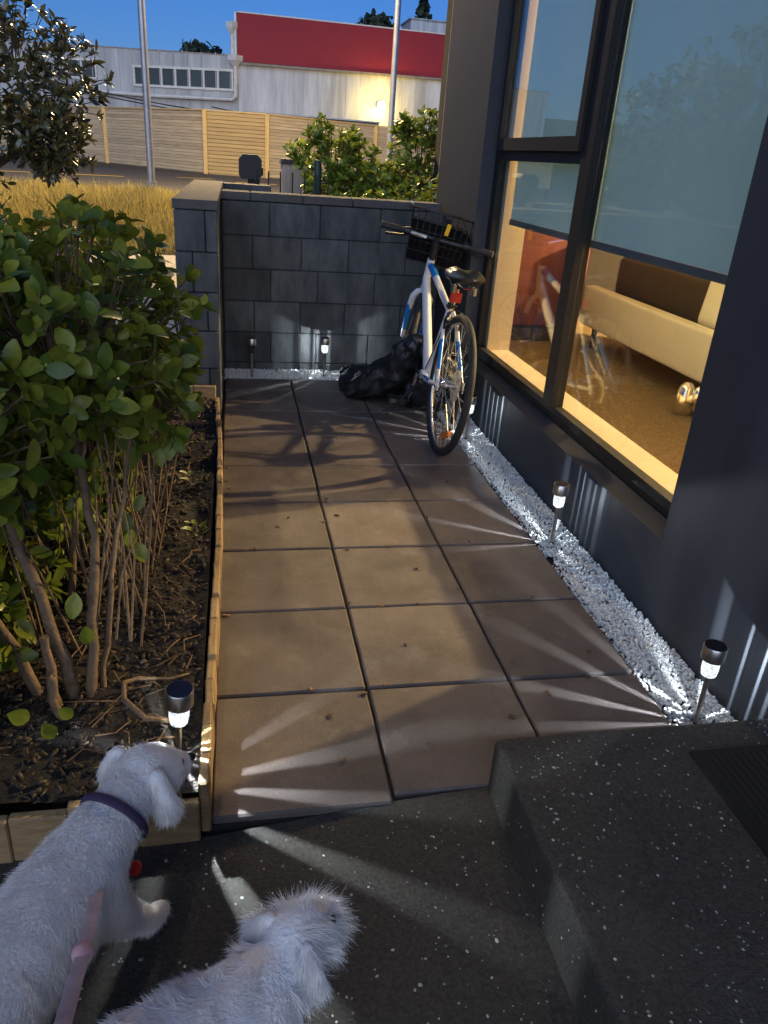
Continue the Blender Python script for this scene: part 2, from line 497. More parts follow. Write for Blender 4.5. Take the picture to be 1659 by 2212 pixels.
def thing(name, label, cat, loc=(0, 0, 0), rotz=0.0, group=None):
    o = bpy.data.objects.new(name, None)
    COL.objects.link(o)
    o.empty_display_size = 0.1
    o.location = loc
    o.rotation_euler = (0, 0, rotz)
    o['label'] = label; o['category'] = cat
    if group: o['group'] = group
    return o


def tag(o, label, cat, group=None):
    o['label'] = label; o['category'] = cat
    if group: o['group'] = group
    return o


def struct(name, mb, m, smooth=False):
    o = link(name, mb.mesh(name) if isinstance(mb, MB) else mb, m, None, smooth)
    o['kind'] = 'structure'
    return o


def cbox_mesh(name, s, bev=0.004, jit=0.0):
    """box with bevelled edges, centred on its own origin"""
    bm = bmesh.new()
    bmesh.ops.create_cube(bm, size=1.0)
    for v in bm.verts:
        v.co = Vector((v.co.x * s[0], v.co.y * s[1], v.co.z * s[2]))
        if jit:
            v.co += Vector((random.uniform(-jit, jit), random.uniform(-jit, jit), random.uniform(-jit, jit)))
    if bev > 0:
        bmesh.ops.bevel(bm, geom=list(bm.edges), offset=bev, segments=1, affect='EDGES', profile=0.5)
    me = bpy.data.meshes.new(name)
    bm.to_mesh(me); bm.free()
    return me


def grid_mesh(name, xs, ys, zf):
    vs = [(x, y, zf(x, y)) for y in ys for x in xs]
    nx = len(xs)
    fs = [(j * nx + i, j * nx + i + 1, (j + 1) * nx + i + 1, (j + 1) * nx + i) for j in range(len(ys) - 1) for i in range(nx - 1)]
    me = bpy.data.meshes.new(name)
    me.from_pydata(vs, [], fs)
    me.update()
    return me


def ico(sub=1):
    bm = bmesh.new()
    bmesh.ops.create_icosphere(bm, subdivisions=sub, radius=1.0)
    v = np.array([p.co[:] for p in bm.verts]); f = np.array([[q.index for q in g.verts] for g in bm.faces])
    bm.free()
    return v, f


def merge_instances(name, base_v, base_f, mats):
    """one mesh out of many transformed copies; mats: (n,4,4) array"""
    n = len(mats)
    nv = len(base_v)
    hv = np.concatenate([base_v, np.ones((nv, 1))], 1)
    V = np.einsum('nij,vj->nvi', mats, hv)[:, :, :3].reshape(-1, 3)
    k = base_f.shape[1]
    F = (base_f[None] + (np.arange(n) * nv)[:, None, None]).reshape(-1, k)
    me = bpy.data.meshes.new(name)
    me.vertices.add(len(V)); me.vertices.foreach_set('co', V.astype(np.float32).ravel())
    me.loops.add(F.size); me.loops.foreach_set('vertex_index', F.astype(np.int32).ravel())
    me.polygons.add(len(F))
    me.polygons.foreach_set('loop_start', np.arange(0, F.size, k, dtype=np.int32))
    me.polygons.foreach_set('loop_total', np.full(len(F), k, dtype=np.int32))
    me.update(calc_edges=True)
    me.validate()
    return me


# ------------------------------------------------------------------ ground and road
def smooth_step(a, b, x):
    t = min(1, max(0, (x - a) / (b - a)))
    return t * t * (3 - 2 * t)


def terrain(x, y):
    z = -0.09 + 0.34 * smooth_step(3.6, 6.0, y) + 0.20 * smooth_step(6, 9.5, y) * smooth_step(0.2, -1.0, x)
    z -= 0.20 * smooth_step(13.2, 15.2, y) * smooth_step(0.2, -1.0, x)
    if 3.6 < y < 15 and x < 1:
        z += 0.03 * noise.noise(Vector((x * 1.3, y * 1.3, 0)))
    if y > 60:
        z += 15.0 * smooth_step(70, 125, y) * (0.55 + 0.45 * smooth_step(0, 40, x))
    return z


xs = [-400, -150, -60, -30, -15, -9] + [-6 + 0.4 * i for i in range(26)] + [6, 9, 15, 30, 45, 60, 150, 400]
ys = [-60, -20, -8, -4, 0, 3.5] + [3.8 + 0.4 * i for i in range(32)] + [18, 22, 30, 45, 60, 70, 80, 90, 100, 110, 120, 130, 160, 250, 600]
struct('ground', grid_mesh('ground', xs, ys, terrain), 'earth', smooth=True)
struct('road', MB().box2((-120, 14.9, 0.0), (120, 31.0, 0.262)), 'asphalt')
rl = MB()
for x0, y0, x1, y1 in ((-1.75, 26.6, -0.55, 27.2), (0.15, 25.6, 1.5, 25.7), (-9, 22.0, -3.2, 24.6)):
    d = Vector((x1 - x0, y1 - y0, 0)); n = Vector((-d.y, d.x, 0)).normalized() * 0.16
    a, b = Vector((x0, y0, 0.266)), Vector((x1, y1, 0.266))
    rl.add([a - n, b - n, b + n, a + n], [(0, 1, 2, 3)])
struct('road_marking', rl, 'road_paint')
struct('footpath', MB().box2((-2.6, 4.2, 0.0), (-0.26, 6.2, 0.315)), 'pale_conc')

# ------------------------------------------------------------------ paving
bed = struct('paving_bed', MB().box2((-0.01, -0.398, -0.12), (1.19, 3.07, -0.018)), 'joint')
G = 0.008
for j in range(-1, 8):
    for i in range(3):
        x0, x1 = i * 0.4, min(1.178, (i + 1) * 0.4)
        y0, y1 = j * 0.4, min(3.045, (j + 1) * 0.4)
        if j == -1:
            y0 = -0.40 + 0.06 * i * 0.4
            y0 = max(y0, -0.405)
        sx, sy = x1 - x0 - G, y1 - y0 - G
        me = cbox_mesh('paver', (sx, sy, 0.045), 0.0045)
        o = link('paver', me, 'paver', bed, loc=((x0 + x1) / 2, (y0 + y1) / 2, -0.0225 + random.uniform(-0.0012, 0.0012)))
        o.rotation_euler = (random.uniform(-0.002, 0.002), random.uniform(-0.002, 0.002), random.uniform(-0.003, 0.003))

# crumbs and dry leaves on the pavers
dl = MB()
for _ in range(60):
    x, y = random.uniform(0.03, 1.1), random.uniform(-0.3, 2.4)
    if random.random() < 0.6:
        if random.random() < 0.5: x = random.choice((0.02, 0.4, 0.8)) + random.gauss(0, .008)
        else: y = random.choice((0, .4, .8, 1.2, 1.6, 2.0)) + random.gauss(0, .008)
    s = random.uniform(0.003, 0.010)
    a = random.uniform(0, 6.28)
    dl.box((x, y, 0.003), (s * 2, s, 0.004), Euler((0.3, random.uniform(-.4, .4), a)).to_matrix())
o = link('paving_debris', dl.mesh('paving_debris'), 'litter'); o['kind'] = 'stuff'

# ------------------------------------------------------------------ foreground concrete
def path_z(x, y):
    return -0.034 + 0.031 * smooth_step(-0.1, 0.5, x)


px = [-3.0, -2, -1.2, -0.8] + [-0.6 + 0.1 * i for i in range(13)] + [0.64]
me = grid_mesh('concrete_path', px, [-3.2, -2.4, -1.6, -1.0, -0.7, -0.5, -0.415], path_z)
for v in me.vertices:          # the far edge follows the cut pavers
    if v.co.y > -0.42 and v.co.x > -0.05:
        v.co.y = -0.4135 + 0.062 * max(0, v.co.x)
struct('concrete_path', me, 'aggregate', smooth=True)
bm = bmesh.new()
bmesh.ops.create_cube(bm, size=1.0)
for v in bm.verts:
    v.co = Vector((0.617 + (v.co.x + .5) * 1.25, -2.6 + (v.co.y + .5) * 2.228, -0.05 + (v.co.z + .5) * 0.192))
top = [e for e in bm.edges if all(v.co.z > 0.1 for v in e.verts)] + [e for e in bm.edges if all(v.co.x < 0.7 and v.co.y > -0.5 for v in e.verts)]
bmesh.ops.bevel(bm, geom=top, offset=0.014, segments=3, affect='EDGES', profile=0.5)
me = bpy.data.meshes.new('door_step'); bm.to_mesh(me); bm.free()
struct('door_step', me, 'aggregate')

iv1, if1 = ico(1)
iv2, if2 = ico(2)
mats = []
for k in range(1200):
    on_step = random.random() < 0.5
    if on_step:
        x, y = random.uniform(0.63, 1.36), random.uniform(-1.15, -0.39); z = 0.142
        if x > 1.03 and y < -0.46: continue
    else:
        x, y = random.uniform(-0.55, 0.61), random.uniform(-1.15, -0.42); z = path_z(x, y)
    s = random.uniform(0.0010, 0.0028) * (1.5 if random.random() < 0.15 else 1)
    mt = Matrix.LocRotScale(Vector((x, y, z - s * 0.15)), Euler((0, 0, random.uniform(0, 6.28))), Vector((s * random.uniform(1, 1.7), s, s * 0.55)))
    mats.append(np.array(mt))
for k in range(40):     # stones showing in the riser
    y = random.uniform(-1.1, -0.40); z = random.uniform(0.01, 0.12); s = random.uniform(0.0012, 0.0028)
    mats.append(np.array(Matrix.LocRotScale(Vector((0.617, y, z)), None, Vector((s * .5, s, s)))))
o = link('aggregate_stones', merge_instances('aggregate_stones', iv1, if1, np.array(mats)), 'agg_stone', smooth=True); o['kind'] = 'stuff'

dm = thing('doormat', 'black finely ribbed doormat lying on the raised concrete step', 'doormat', (1.35, -0.85, 0.142))
part('mat_base', MB().box((0, 0, 0.004), (0.63, 0.76, 0.008)), 'mat', dm)
pile = MB()
for k in range(36):
    pile.box((-0.29 + k * 0.0166, 0, 0.0085), (0.012, 0.73, 0.003))
part('ribs', pile, 'mat', dm, kind='stuff')

# ------------------------------------------------------------------ white gravel
struct('gravel_bed', MB().box2((1.181, -0.40, -0.12), (1.362, 3.30, -0.022)).box2((-0.01, 3.048, -0.12), (1.1805, 3.30, -0.022)), 'soil')


def pebbles(n, region, fine):
    out = []
    x0, x1, y0, y1 = region
    for _ in range(n):
        x, y = random.uniform(x0, x1), random.uniform(y0, y1)
        s = random.uniform(0.0034, 0.0060)
        e = 1.0
        edge = min(x - x0, x1 - x) if (x1 - x0) < (y1 - y0) else min(y - y0, y1 - y)
        z = -0.019 + random.random() ** 0.6 * (0.022 + 0.008 * noise.noise(Vector((x * 9, y * 9, 3)))) - (0.010 if edge < 0.006 else 0)
        if noise.noise(Vector((x * 14, y * 14, 8))) > 0.52 and edge < 0.05:
            continue
        out.append(np.array(Matrix.LocRotScale(Vector((x, y, z)), Euler((random.uniform(0, 6), random.uniform(0, 6), random.uniform(0, 6))),
                   Vector((s * random.uniform(1, 1.45), s, s * random.uniform(.65, .9))))))
    return out


near = pebbles(5000, (1.186, 1.356, -0.36, 0.55), True)
far_p = pebbles(10500, (1.186, 1.356, 0.55, 3.05), False) + pebbles(7000, (0.0, 1.35, 3.052, 3.278), False)
o = link('white_gravel', merge_instances('white_gravel', iv2, if2, np.array(near)), 'pebble', smooth=True); o['kind'] = 'stuff'
o = link('white_gravel', merge_instances('white_gravel', iv1, if1, np.array(far_p)), 'pebble', smooth=True); o['kind'] = 'stuff'
# ------------------------------------------------------------------ low block wall at the end of the paving
def block_run(parent, x_edges, y_face, z0, z1, depth, m='block', g=0.004, name='block'):
    for a, b in zip(x_edges[:-1], x_edges[1:]):
        pr = random.uniform(-0.0012, 0.0012)
        me = cbox_mesh(name, (b - a - g, depth, z1 - z0 - g), 0.004)
        link(name, me, m, parent, loc=((a + b) / 2, y_face + depth / 2 + pr, (z0 + z1) / 2))


bw = thing('block_wall', 'low charcoal concrete block wall with pale capping across the end of the paving', 'wall', (0.65, 3.38, 0))
part('mortar', MB().box2((-0.65 - 0.005, -0.095, -0.2), (0.70, 0.09, 1.0)), 'mortar', bw)
wx, wy = 0.65, 3.38
CO = [1.003, 0.811, 0.619, 0.427, 0.235, 0.043, -0.15]
XE = [[0.002, .283, .586, .957, 1.355], [0.002, .18, .475, .766, 1.13, 1.355], [0.002, .288, .58, .94, 1.355],
      [0.002, .186, .473, .757, 1.12, 1.355], [0.002, .288, .577, .92, 1.355], [0.002, .19, .47, .76, 1.12, 1.355]]
for k in range(6):
    block_run(bw, [x - wx for x in XE[k]], 3.28 - wy, CO[k + 1], CO[k], 0.19)
for a, b in zip([0.002, .17, .478, .78, 1.14], [.17, .478, .78, 1.14, 1.33]):
    me = cbox_mesh('capstone', (b - a - 0.004, 0.205, 0.046), 0.004)
    link('capstone', me, 'cap', bw, loc=((a + b) / 2 - wx, 0.0, 1.029))

# return wall (pier) beside the garden bed, running away from the camera
rw = thing('return_wall', 'charcoal block return wall with wide pale capping at the far end of the garden bed', 'wall', (-0.11, 3.55, 0))
part('mortar', MB().box2((-0.088, -1.16, -0.2), (0.088, 1.16, 1.0)), 'mortar', rw)
for k in range(6):
    z0, z1 = CO[k + 1], CO[k]
    ys_ = [-1.18] + [-1.18 + (0.20 if k % 2 else 0.39) + 0.39 * i for i in range(6)]
    ys_ = [y for y in ys_ if y < 1.1] + [1.18]
    for n_, (a, b) in enumerate(zip(ys_[:-1], ys_[1:])):
        if n_ == 0:
            for (p, q) in ((-0.103, 0.045), (0.045, 0.103)) if k % 2 == 0 else ((-0.103, -0.02), (-0.02, 0.103)):
                me = cbox_mesh('block', (q - p - 0.004, b - a - 0.004, z1 - z0 - 0.004), 0.004)
                link('block', me, 'block', rw, loc=((p + q) / 2, (a + b) / 2, (z0 + z1) / 2))
        else:
            me = cbox_mesh('block', (0.206, b - a - 0.004, z1 - z0 - 0.004), 0.004)
            link('block', me, 'block', rw, loc=(0, (a + b) / 2, (z0 + z1) / 2))
for i in range(6):
    me = cbox_mesh('capstone', (0.214, 0.392, 0.044), 0.003)
    link('capstone', me, 'cap', rw, loc=(0, -0.985 + 0.395 * i, 1.027))

sw = thing('street_wall', 'short dark block wall stub behind the pale capping, under the black letterbox', 'wall', (0.17, 4.85, 0))
for k, (a, b) in enumerate([(-0.195, -0.02), (-0.016, 0.185)]):
    link('capstone', cbox_mesh('capstone', (b - a, 0.2, 0.05), 0.004), 'block', sw, loc=((a + b) / 2, 0, 1.01))
    for zz in (0.885, 0.69, 0.495, 0.3):
        link('block', cbox_mesh('block', (b - a - .004, 0.19, 0.19), 0.004), 'block', sw, loc=((a + b) / 2, 0, zz))

# ------------------------------------------------------------------ the house on the right
WX = 1.36       # outer wall face
house = thing('house', 'dark plastered house wall with a tall lit window on the right', 'house', (1.7, 1.5, 0))
hx, hy = 1.7, 1.5


def hbox(a, b):
    return MB().box2((a[0] - hx, a[1] - hy, a[2]), (b[0] - hx, b[1] - hy, b[2]))


Y0, Y1 = 0.292, 2.636          # window opening
part('wall_pier', hbox((WX, -1.6, -0.15), (1.62, Y0, 3.2)), 'plaster', house)
part('wall_pier', hbox((WX, Y1, -0.15), (1.62, 3.545, 3.2)), 'plaster', house)
sill = MB()
sill.add([(WX - hx, Y0 - hy, -0.15), (WX - hx, Y1 - hy, -0.15), (WX - hx, Y1 - hy, 0.268), (WX - hx, Y0 - hy, 0.268),
          (1.475 - hx, Y0 - hy, 0.292), (1.475 - hx, Y1 - hy, 0.292), (1.475 - hx, Y0 - hy, -0.15), (1.475 - hx, Y1 - hy, -0.15)],
         [(1, 0, 3, 2), (2, 3, 4, 5), (0, 6, 4, 3), (7, 1, 2, 5), (6, 7, 5, 4)])
part('sill', sill, 'plaster', house)
part('wall_head', hbox((WX, Y0, 2.45), (1.62, Y1, 3.2)), 'plaster', house)
part('interior_sill', hbox((1.476, Y0, -0.15), (1.608, Y1, 0.335)), 'cream', house)
part('interior_reveal', hbox((1.476, 2.52, 0.336), (1.608, Y1, 2.449)), 'cream', house)
part('interior_reveal', hbox((1.476, Y0, 0.336), (1.608, 0.40, 2.449)), 'cream', house)
FZ = 0.17
part('carpet', hbox((1.608, -0.9, FZ - 0.2), (6.6, 4.9, FZ)), 'carpet', house)
part('ceiling', hbox((1.62, -0.9, 2.5), (6.6, 4.9, 2.6)), 'ceiling', house)
part('interior_wall', hbox((1.62, 4.6, FZ), (6.6, 4.75, 2.5)), 'brown_wall', house)
part('interior_wall', hbox((6.2, -0.9, FZ), (6.35, 4.6, 2.5)), 'brown_wall', house)
part('interior_wall', hbox((1.62, -0.9, FZ), (6.2, -0.75, 2.5)), 'cream', house)
part('interior_wall', hbox((1.621, 3.545, FZ), (1.76, 4.6, 2.5)), 'cream', house)
part('roof', hbox((1.30, -1.7, 3.2), (6.7, 4.9, 3.35)), 'plaster', house)

# window joinery: jambs, sill rail, mullion, transom, awning sash
fx0, fx1 = 1.432, 1.474
fr = MB()
fr.box2((fx0 - hx, 2.562 - hy, 0.293), (fx1 - hx, Y1 - hy - .001, 2.449))
fr.box2((fx0 - hx, Y0 - hy + .001, 0.293), (fx1 - hx, 0.352 - hy, 2.449))
fr.box2((fx0 - hx, 0.3521 - hy, 0.293), (fx1 - hx, 2.5619 - hy, 0.347))
fr.box2((fx0 - hx, 0.3521 - hy, 2.40), (fx1 - hx, 2.5619 - hy, 2.449))
wf = part('window', fr, 'frame', house)
part('mullion', hbox((1.418, 1.405, 0.348), (1.475, 1.50, 2.399)), 'frame', wf)
part('transom', hbox((1.428, 1.5005, 1.315), (1.473, 2.5615, 1.365)), 'frame', wf)
sash = MB()
sx0, sx1 = 1.405, 1.444
for a, b in (((1.515, 1.36), (1.56, 2.39)), ((2.51, 1.36), (2.55, 2.39)), ((1.5601, 1.36), (2.5099, 1.415)), ((1.5601, 2.34), (2.5099, 2.39))):
    sash.box2((sx0 - hx, a[0] - hy, a[1]), (sx1 - hx, b[0] - hy, b[1]))
part('awning_sash', sash, 'frame', wf)
for (ya, yb, za, zb, gx) in ((0.3525, 1.4045, 0.3475, 2.3995, 1.448), (1.5005, 2.5615, 0.3475, 1.3145, 1.448), (1.5605, 2.5095, 1.4155, 2.3395, 1.424)):
    part('pane', hbox((gx, ya, za), (gx + 0.004, yb, zb)), 'glass', wf)

smm = bpy.data.materials.new('dried_splash')
smm.use_nodes = True
_n = smm.node_tree.nodes; _l = smm.node_tree.links
_t = _n.new('ShaderNodeBsdfTransparent'); _m = _n.new('ShaderNodeMixShader'); _m.inputs[0].default_value = 0.10
_n['Principled BSDF'].inputs['Base Color'].default_value = (0.7, 0.68, 0.64, 1); _n['Principled BSDF'].inputs['Roughness'].default_value = 0.9
_l.new(_t.outputs[0], _m.inputs[1]); _l.new(_n['Principled BSDF'].outputs[0], _m.inputs[2]); _l.new(_m.outputs[0], _n['Material Output'].inputs['Surface'])
smr = MB()
for k in range(15):
    left = k > 10
    y = random.uniform(1.62, 1.85) if left else random.uniform(0.85, 1.22); z = random.uniform(0.62, 0.88) if left else random.uniform(0.60, 0.86)
    l = random.uniform(0.08, 0.24); lean = random.uniform(-0.12, 0.10)
    w0 = random.uniform(0.0012, 0.0032)
    vs, fs = [], []
    for i in range(7):
        t = i / 6
        yy = y + lean * t * t * l * 3; zz = z - l * t
        w = w0 * (0.25 + math.sin(math.pi * min(1, t + .12)) ** .6)
        vs += [(1.4474 - hx, yy - w - hy, zz), (1.4474 - hx, yy + w - hy, zz)]
    fs = [(2 * i, 2 * i + 1, 2 * i + 3, 2 * i + 2) for i in range(6)]
    smr.add(vs, fs)
part('splash_marks', smr, smm, wf, kind='stuff')

# roller blinds
for (ya, yb, who) in ((0.36, 1.452, 'wide grey roller blind half lowered behind the right window pane'),
                      (1.458, 2.475, 'narrow grey roller blind half lowered behind the left window panes')):
    rb = thing('roller_blind', who, 'roller blind', (1.505, (ya + yb) / 2, 2.4))
    w = yb - ya
    part('fabric', MB().box((0, 0, -0.68), (0.003, w, 1.36)), 'blind', rb)
    part('bottom_bar', MB().box((0, 0, -1.375), (0.014, w, 0.028)), 'blind_bar', rb)
    part('roller', MB().tube([(0, -w / 2, 0.012), (0, w / 2, 0.012)], 0.022, 12), 'blind_bar', rb, smooth='auto')

# ------------------------------------------------------------------ furniture seen through the window
def soft_box(name, s, bev, m, parent, loc, rot=None, label=None):
    bm = bmesh.new()
    bmesh.ops.create_cube(bm, size=1.0)
    for v in bm.verts:
        v.co = Vector((v.co.x * s[0], v.co.y * s[1], v.co.z * s[2]))
    bmesh.ops.bevel(bm, geom=list(bm.edges), offset=bev, segments=3, affect='EDGES', profile=0.6)
    me = bpy.data.meshes.new(name); bm.to_mesh(me); bm.free()
    o = link(name, me, m, parent, smooth='auto', loc=loc)
    if rot: o.rotation_euler = rot
    if label: o['label'] = label
    return o


sofa = thing('sofa', 'cream leather sofa with brown cushions on the carpet behind the window', 'sofa', (2.9, 2.4, FZ))
soft_box('side_panel', (0.10, 2.45, 0.26), 0.022, 'leather', sofa, (-0.40, -0.15, 0.285))
soft_box('seat', (0.75, 2.40, 0.16), 0.05, 'brown_leather', sofa, (0.03, -0.15, 0.28))
soft_box('seat_cushion', (0.62, 0.75, 0.15), 0.06, 'brown_leather', sofa, (-0.02, -0.85, 0.40), (0, 0.05, 0))
soft_box('backrest', (0.2, 2.40, 0.60), 0.06, 'dark_fabric', sofa, (0.42, -0.15, 0.60))
soft_box('seat_cushion', (0.5, 1.28, 0.26), 0.05, 'dark_fabric', sofa, (0.0, 0.40, 0.49))
for lx in (-0.36, 0.36):
    for ly in (-1.2, 0.98):
        part('leg', MB().tube([(lx, ly, 0), (lx, ly, 0.2)], 0.02, 8), 'dark_wood', sofa)
cu = thing('cushion', 'plain cream cushion standing on the sofa', 'cushion', (2.66, 2.13, FZ + 0.36))
soft_box('cover', (0.14, 0.30, 0.30), 0.05, 'cushion', cu, (0, 0, 0.17), (0, 0.12, 0))

rp = thing('red_armchair', 'dark red upholstered armchair on a dark plinth in the room corner', 'armchair', (2.35, 3.85, FZ))
soft_box('body', (0.52, 0.6, 1.05), 0.04, 'red_fabric', rp, (-0.14, 0, 0.62))
soft_box('arm', (0.12, 0.12, 0.5), 0.04, 'red_fabric', rp, (0.04, -0.34, 0.42))
part('plinth', MB().box((-0.14, -0.01, 0.045), (0.50, 0.58, 0.09)), 'dark_wood', rp)

fl = thing('chrome_lamp', 'small rounded chrome lamp standing on the carpet', 'lamp', (2.37, 1.88, FZ))
part('body', MB().lathe([(0.045, 0), (0.052, 0.01), (0.052, 0.06), (0.048, 0.11), (0.038, 0.145), (0.02, 0.165), (0.004, 0.17)], seg=20), 'chrome', fl, smooth=True)
part('shade', MB().lathe([(0.02, 0), (0.026, 0.02), (0.026, 0.10), (0.018, 0.13), (0.003, 0.138)], (0.045, -0.04, 0.02), seg=16), 'chrome', fl, smooth=True)
part('cord', MB().tube([(0.05, -0.04, 0.03), (0.10, -0.12, 0.08), (0.16, -0.2, 0.14), (0.2, -0.3, 0.16)], 0.006, 6), 'chrome', fl, smooth=True)

pl = thing('pendant_lamp', 'warm pendant lamp lighting the room behind the blinds', 'lamp', (5.4, 2.35, 2.5))
part('flex', MB().tube([(0, 0, 0), (0, 0, -0.12)], 0.006, 6), 'black_plastic', pl)
part('bulb', MB().lathe([(0.02, -0.12), (0.05, -0.16), (0.06, -0.2), (0.05, -0.235), (0.01, -0.255)], seg=16), lamp_mat('warm_bulb', (1, 0.62, 0.25, 1), 20, clear=0.5), pl, smooth=True)
ld = bpy.data.lights.new('room_light', 'POINT'); ld.energy = ROOM_LAMP_W; ld.color = (1.0, 0.69, 0.33); ld.shadow_soft_size = 0.055
lo = bpy.data.objects.new('room_light', ld); COL.objects.link(lo); lo.parent = pl; lo.location = (0, 0, -0.2)


# ------------------------------------------------------------------ solar stake lights
def solar_light(x, y, lit, label, blades, power=1.0, z0=0.0, tilt=(0, 0), stake=0.155):
    t = thing('solar_light', label, 'garden light', (x, y, z0), 0, 'solar stake lights along the paving')
    t.rotation_euler = (tilt[0], tilt[1], 0)
    h = stake
    part('stake', MB().tube([(0, 0, -0.06), (0, 0, h)], 0.0068, 10), 'steel', t, smooth='auto')
    part('spike', MB().lathe([(0.002, -0.03), (0.009, -0.02), (0.009, 0.004), (0.0072, 0.006)], seg=10), 'black_plastic', t)
    part('lens', MB().lathe([(0.012, h - 0.002), (0.0185, h + 0.003), (0.021, h + 0.02), (0.021, h + 0.052)], seg=24), 'lens' if lit else 'lens_off', t, smooth='auto')
    cap = part('cap', MB().lathe([(0.0220, h + 0.050), (0.0285, h + 0.0505), (0.0290, h + 0.055), (0.0290, h + 0.088), (0.0275, h + 0.0905), (0.0255, h + 0.0895)], seg=28), 'steel', t, smooth='auto')
    part('solar_panel', MB().lathe([(0.0262, h + 0.0880), (0.0262, h + 0.0910), (0.0, h + 0.0912)], seg=24), 'solar', cap)
    if lit:
        part('led', MB().lathe([(0.0015, h + 0.042), (0.0035, h + 0.043), (0.0035, h + 0.046), (0.0015, h + 0.047)], seg=8), 'led', t)
        d = bpy.data.lights.new('led_light', 'POINT')
        d.energy = SOLAR_W * power; d.color = (0.80, 0.91, 1.0); d.shadow_soft_size = 0.0012
        d.use_nodes = True
        nt = d.node_tree; N, Lk = nt.nodes, nt.links
        em = [n for n in N if n.type == 'EMISSION'][0]
        tc = N.new('ShaderNodeTexCoord')
        sp = N.new('ShaderNodeSeparateXYZ'); Lk.new(tc.outputs['Normal'], sp.inputs[0])
        # the faceted lens gathers the light into radial blades (azimuth deg, half width deg, strength)
        cb = N.new('ShaderNodeCombineXYZ'); Lk.new(sp.outputs[0], cb.inputs[0]); Lk.new(sp.outputs[1], cb.inputs[1])
        nv = N.new('ShaderNodeVectorMath'); nv.operation = 'NORMALIZE'; Lk.new(cb.outputs[0], nv.inputs[0])
        acc = None
        for az, hw, pwr in blades:
            dt = N.new('ShaderNodeVectorMath'); dt.operation = 'DOT_PRODUCT'
            dt.inputs[1].default_value = (math.cos(R_(az)), math.sin(R_(az)), 0)
            Lk.new(nv.outputs[0], dt.inputs[0])
            mr = N.new('ShaderNodeMapRange'); mr.interpolation_type = 'SMOOTHSTEP'
            mr.inputs['From Min'].default_value = math.cos(R_(hw)); mr.inputs['From Max'].default_value = math.cos(R_(hw * 0.15))
            mr.inputs['To Max'].default_value = pwr
            Lk.new(dt.outputs['Value'], mr.inputs['Value'])
            if acc is None:
                acc = mr.outputs[0]
            else:
                ad = N.new('ShaderNodeMath'); ad.operation = 'ADD'; Lk.new(acc, ad.inputs[0]); Lk.new(mr.outputs[0], ad.inputs[1]); acc = ad.outputs[0]
        # fine facets over the blades
        sc_ = N.new('ShaderNodeVectorMath'); sc_.operation = 'SCALE'; sc_.inputs['Scale'].default_value = 9.0; Lk.new(nv.outputs[0], sc_.inputs[0])
        nz = N.new('ShaderNodeTexNoise'); nz.inputs['Scale'].default_value = 1.0; nz.inputs['Detail'].default_value = 2.0
        Lk.new(sc_.outputs[0], nz.inputs['Vector'])
        fm_ = N.new('ShaderNodeMath'); fm_.operation = 'MULTIPLY_ADD'; fm_.inputs[1].default_value = 0.5; fm_.inputs[2].default_value = 0.05
        Lk.new(nz.outputs['Fac'], fm_.inputs[0])
        mul = N.new('ShaderNodeMath'); mul.operation = 'MULTIPLY_ADD'; mul.inputs[1].default_value = 12.0
        Lk.new(acc, mul.inputs[0]); Lk.new(fm_.outputs[0], mul.inputs[2])
        # dimmer straight down under the lens, brightest towards the sides
        Lk.new(mul.outputs[0], em.inputs['Strength'])
        o = bpy.data.objects.new('led_light', d); COL.objects.link(o); o.parent = t; o.location = (0, 0, h + 0.036)
    return t


solar_light(1.236, -0.224, True, 'nearest lit solar stake light in the gravel, beside the concrete step', [(78, 7, .5), (105, 4.5, 1), (127, 4.5, 1), (154, 4.5, 1.1), (176, 4, .7), (205, 5, .5), (52, 5.5, .6), (19, 3.2, .8), (-11, 3.2, .9), (-29, 3.2, .6), (-70, 9, .4)], tilt=(0.0, -0.03))
solar_light(1.239, 0.793, True, 'lit solar stake light in the gravel under the middle of the window', [(119, 5.5, 1), (152, 4, 1.1), (185, 4, .35), (93, 7, .5), (62, 4, .6), (43, 3, .3), (29, 2.2, .6), (8, 9, .14), (-14, 5, .18), (-37, 7, .16), (-85, 10, .35)], tilt=(0, 0.0))
solar_light(1.233, 1.958, True, 'lit solar stake light in the gravel behind the bicycle wheel', [(109, 3.2, 1), (127, 3.2, 1), (147, 3, 1.1), (168, 3, 1.1), (182, 3, 1), (53, 4, .35), (35, 3.4, .5), (9, 3, .6), (-19, 3, .6), (-43, 3, .5), (-95, 10, .5)], tilt=(0.0, 0.0), stake=0.14)
solar_light(0.621, 3.139, True, 'lit solar stake light in the gravel by the black plastic bag', [(-142, 5, 1), (-122, 3, .4), (150, 8, .5), (128, 11, .6), (106, 9, .45), (74, 6, .3), (25, 8, .8), (-40, 5, .5)], power=0.8, stake=0.15)
solar_light(0.165, 3.108, False, 'unlit solar stake light in the gravel before the block wall', [], stake=0.145)
solar_light(-0.066, -0.300, True, 'lit solar stake light in the garden bed above the dog\'s head', [(10, 5.5, .9), (-12.5, 5, 1.0), (-36, 5, 1.7), (-64, 5.5, 3.2), (38, 5, .5), (-100, 8, .6), (160, 8, .5), (110, 6, .5), (-140, 10, .8)], z0=0.095, tilt=(0.05, 0.06), stake=0.09)

# ------------------------------------------------------------------ garden bed and timber edging
def soil_z(x, y):
    return 0.085 + 0.03 * noise.noise(Vector((x * 4, y * 4, 1))) + 0.012 * noise.noise(Vector((x * 17, y * 17, 2)))


gx_ = [-2.6, -2.2] + [-1.8 + 0.06 * i for i in range(30)] + [-0.022]
gy_ = [-0.40 + 0.05 * i for i in range(56)]
struct('garden_soil', grid_mesh('garden_soil', gx_, gy_, soil_z), 'soil', smooth=True)

ed = thing('timber_edging', 'low edging of short upright timber slats round the garden bed', 'garden edging', (0, 0.9, 0))


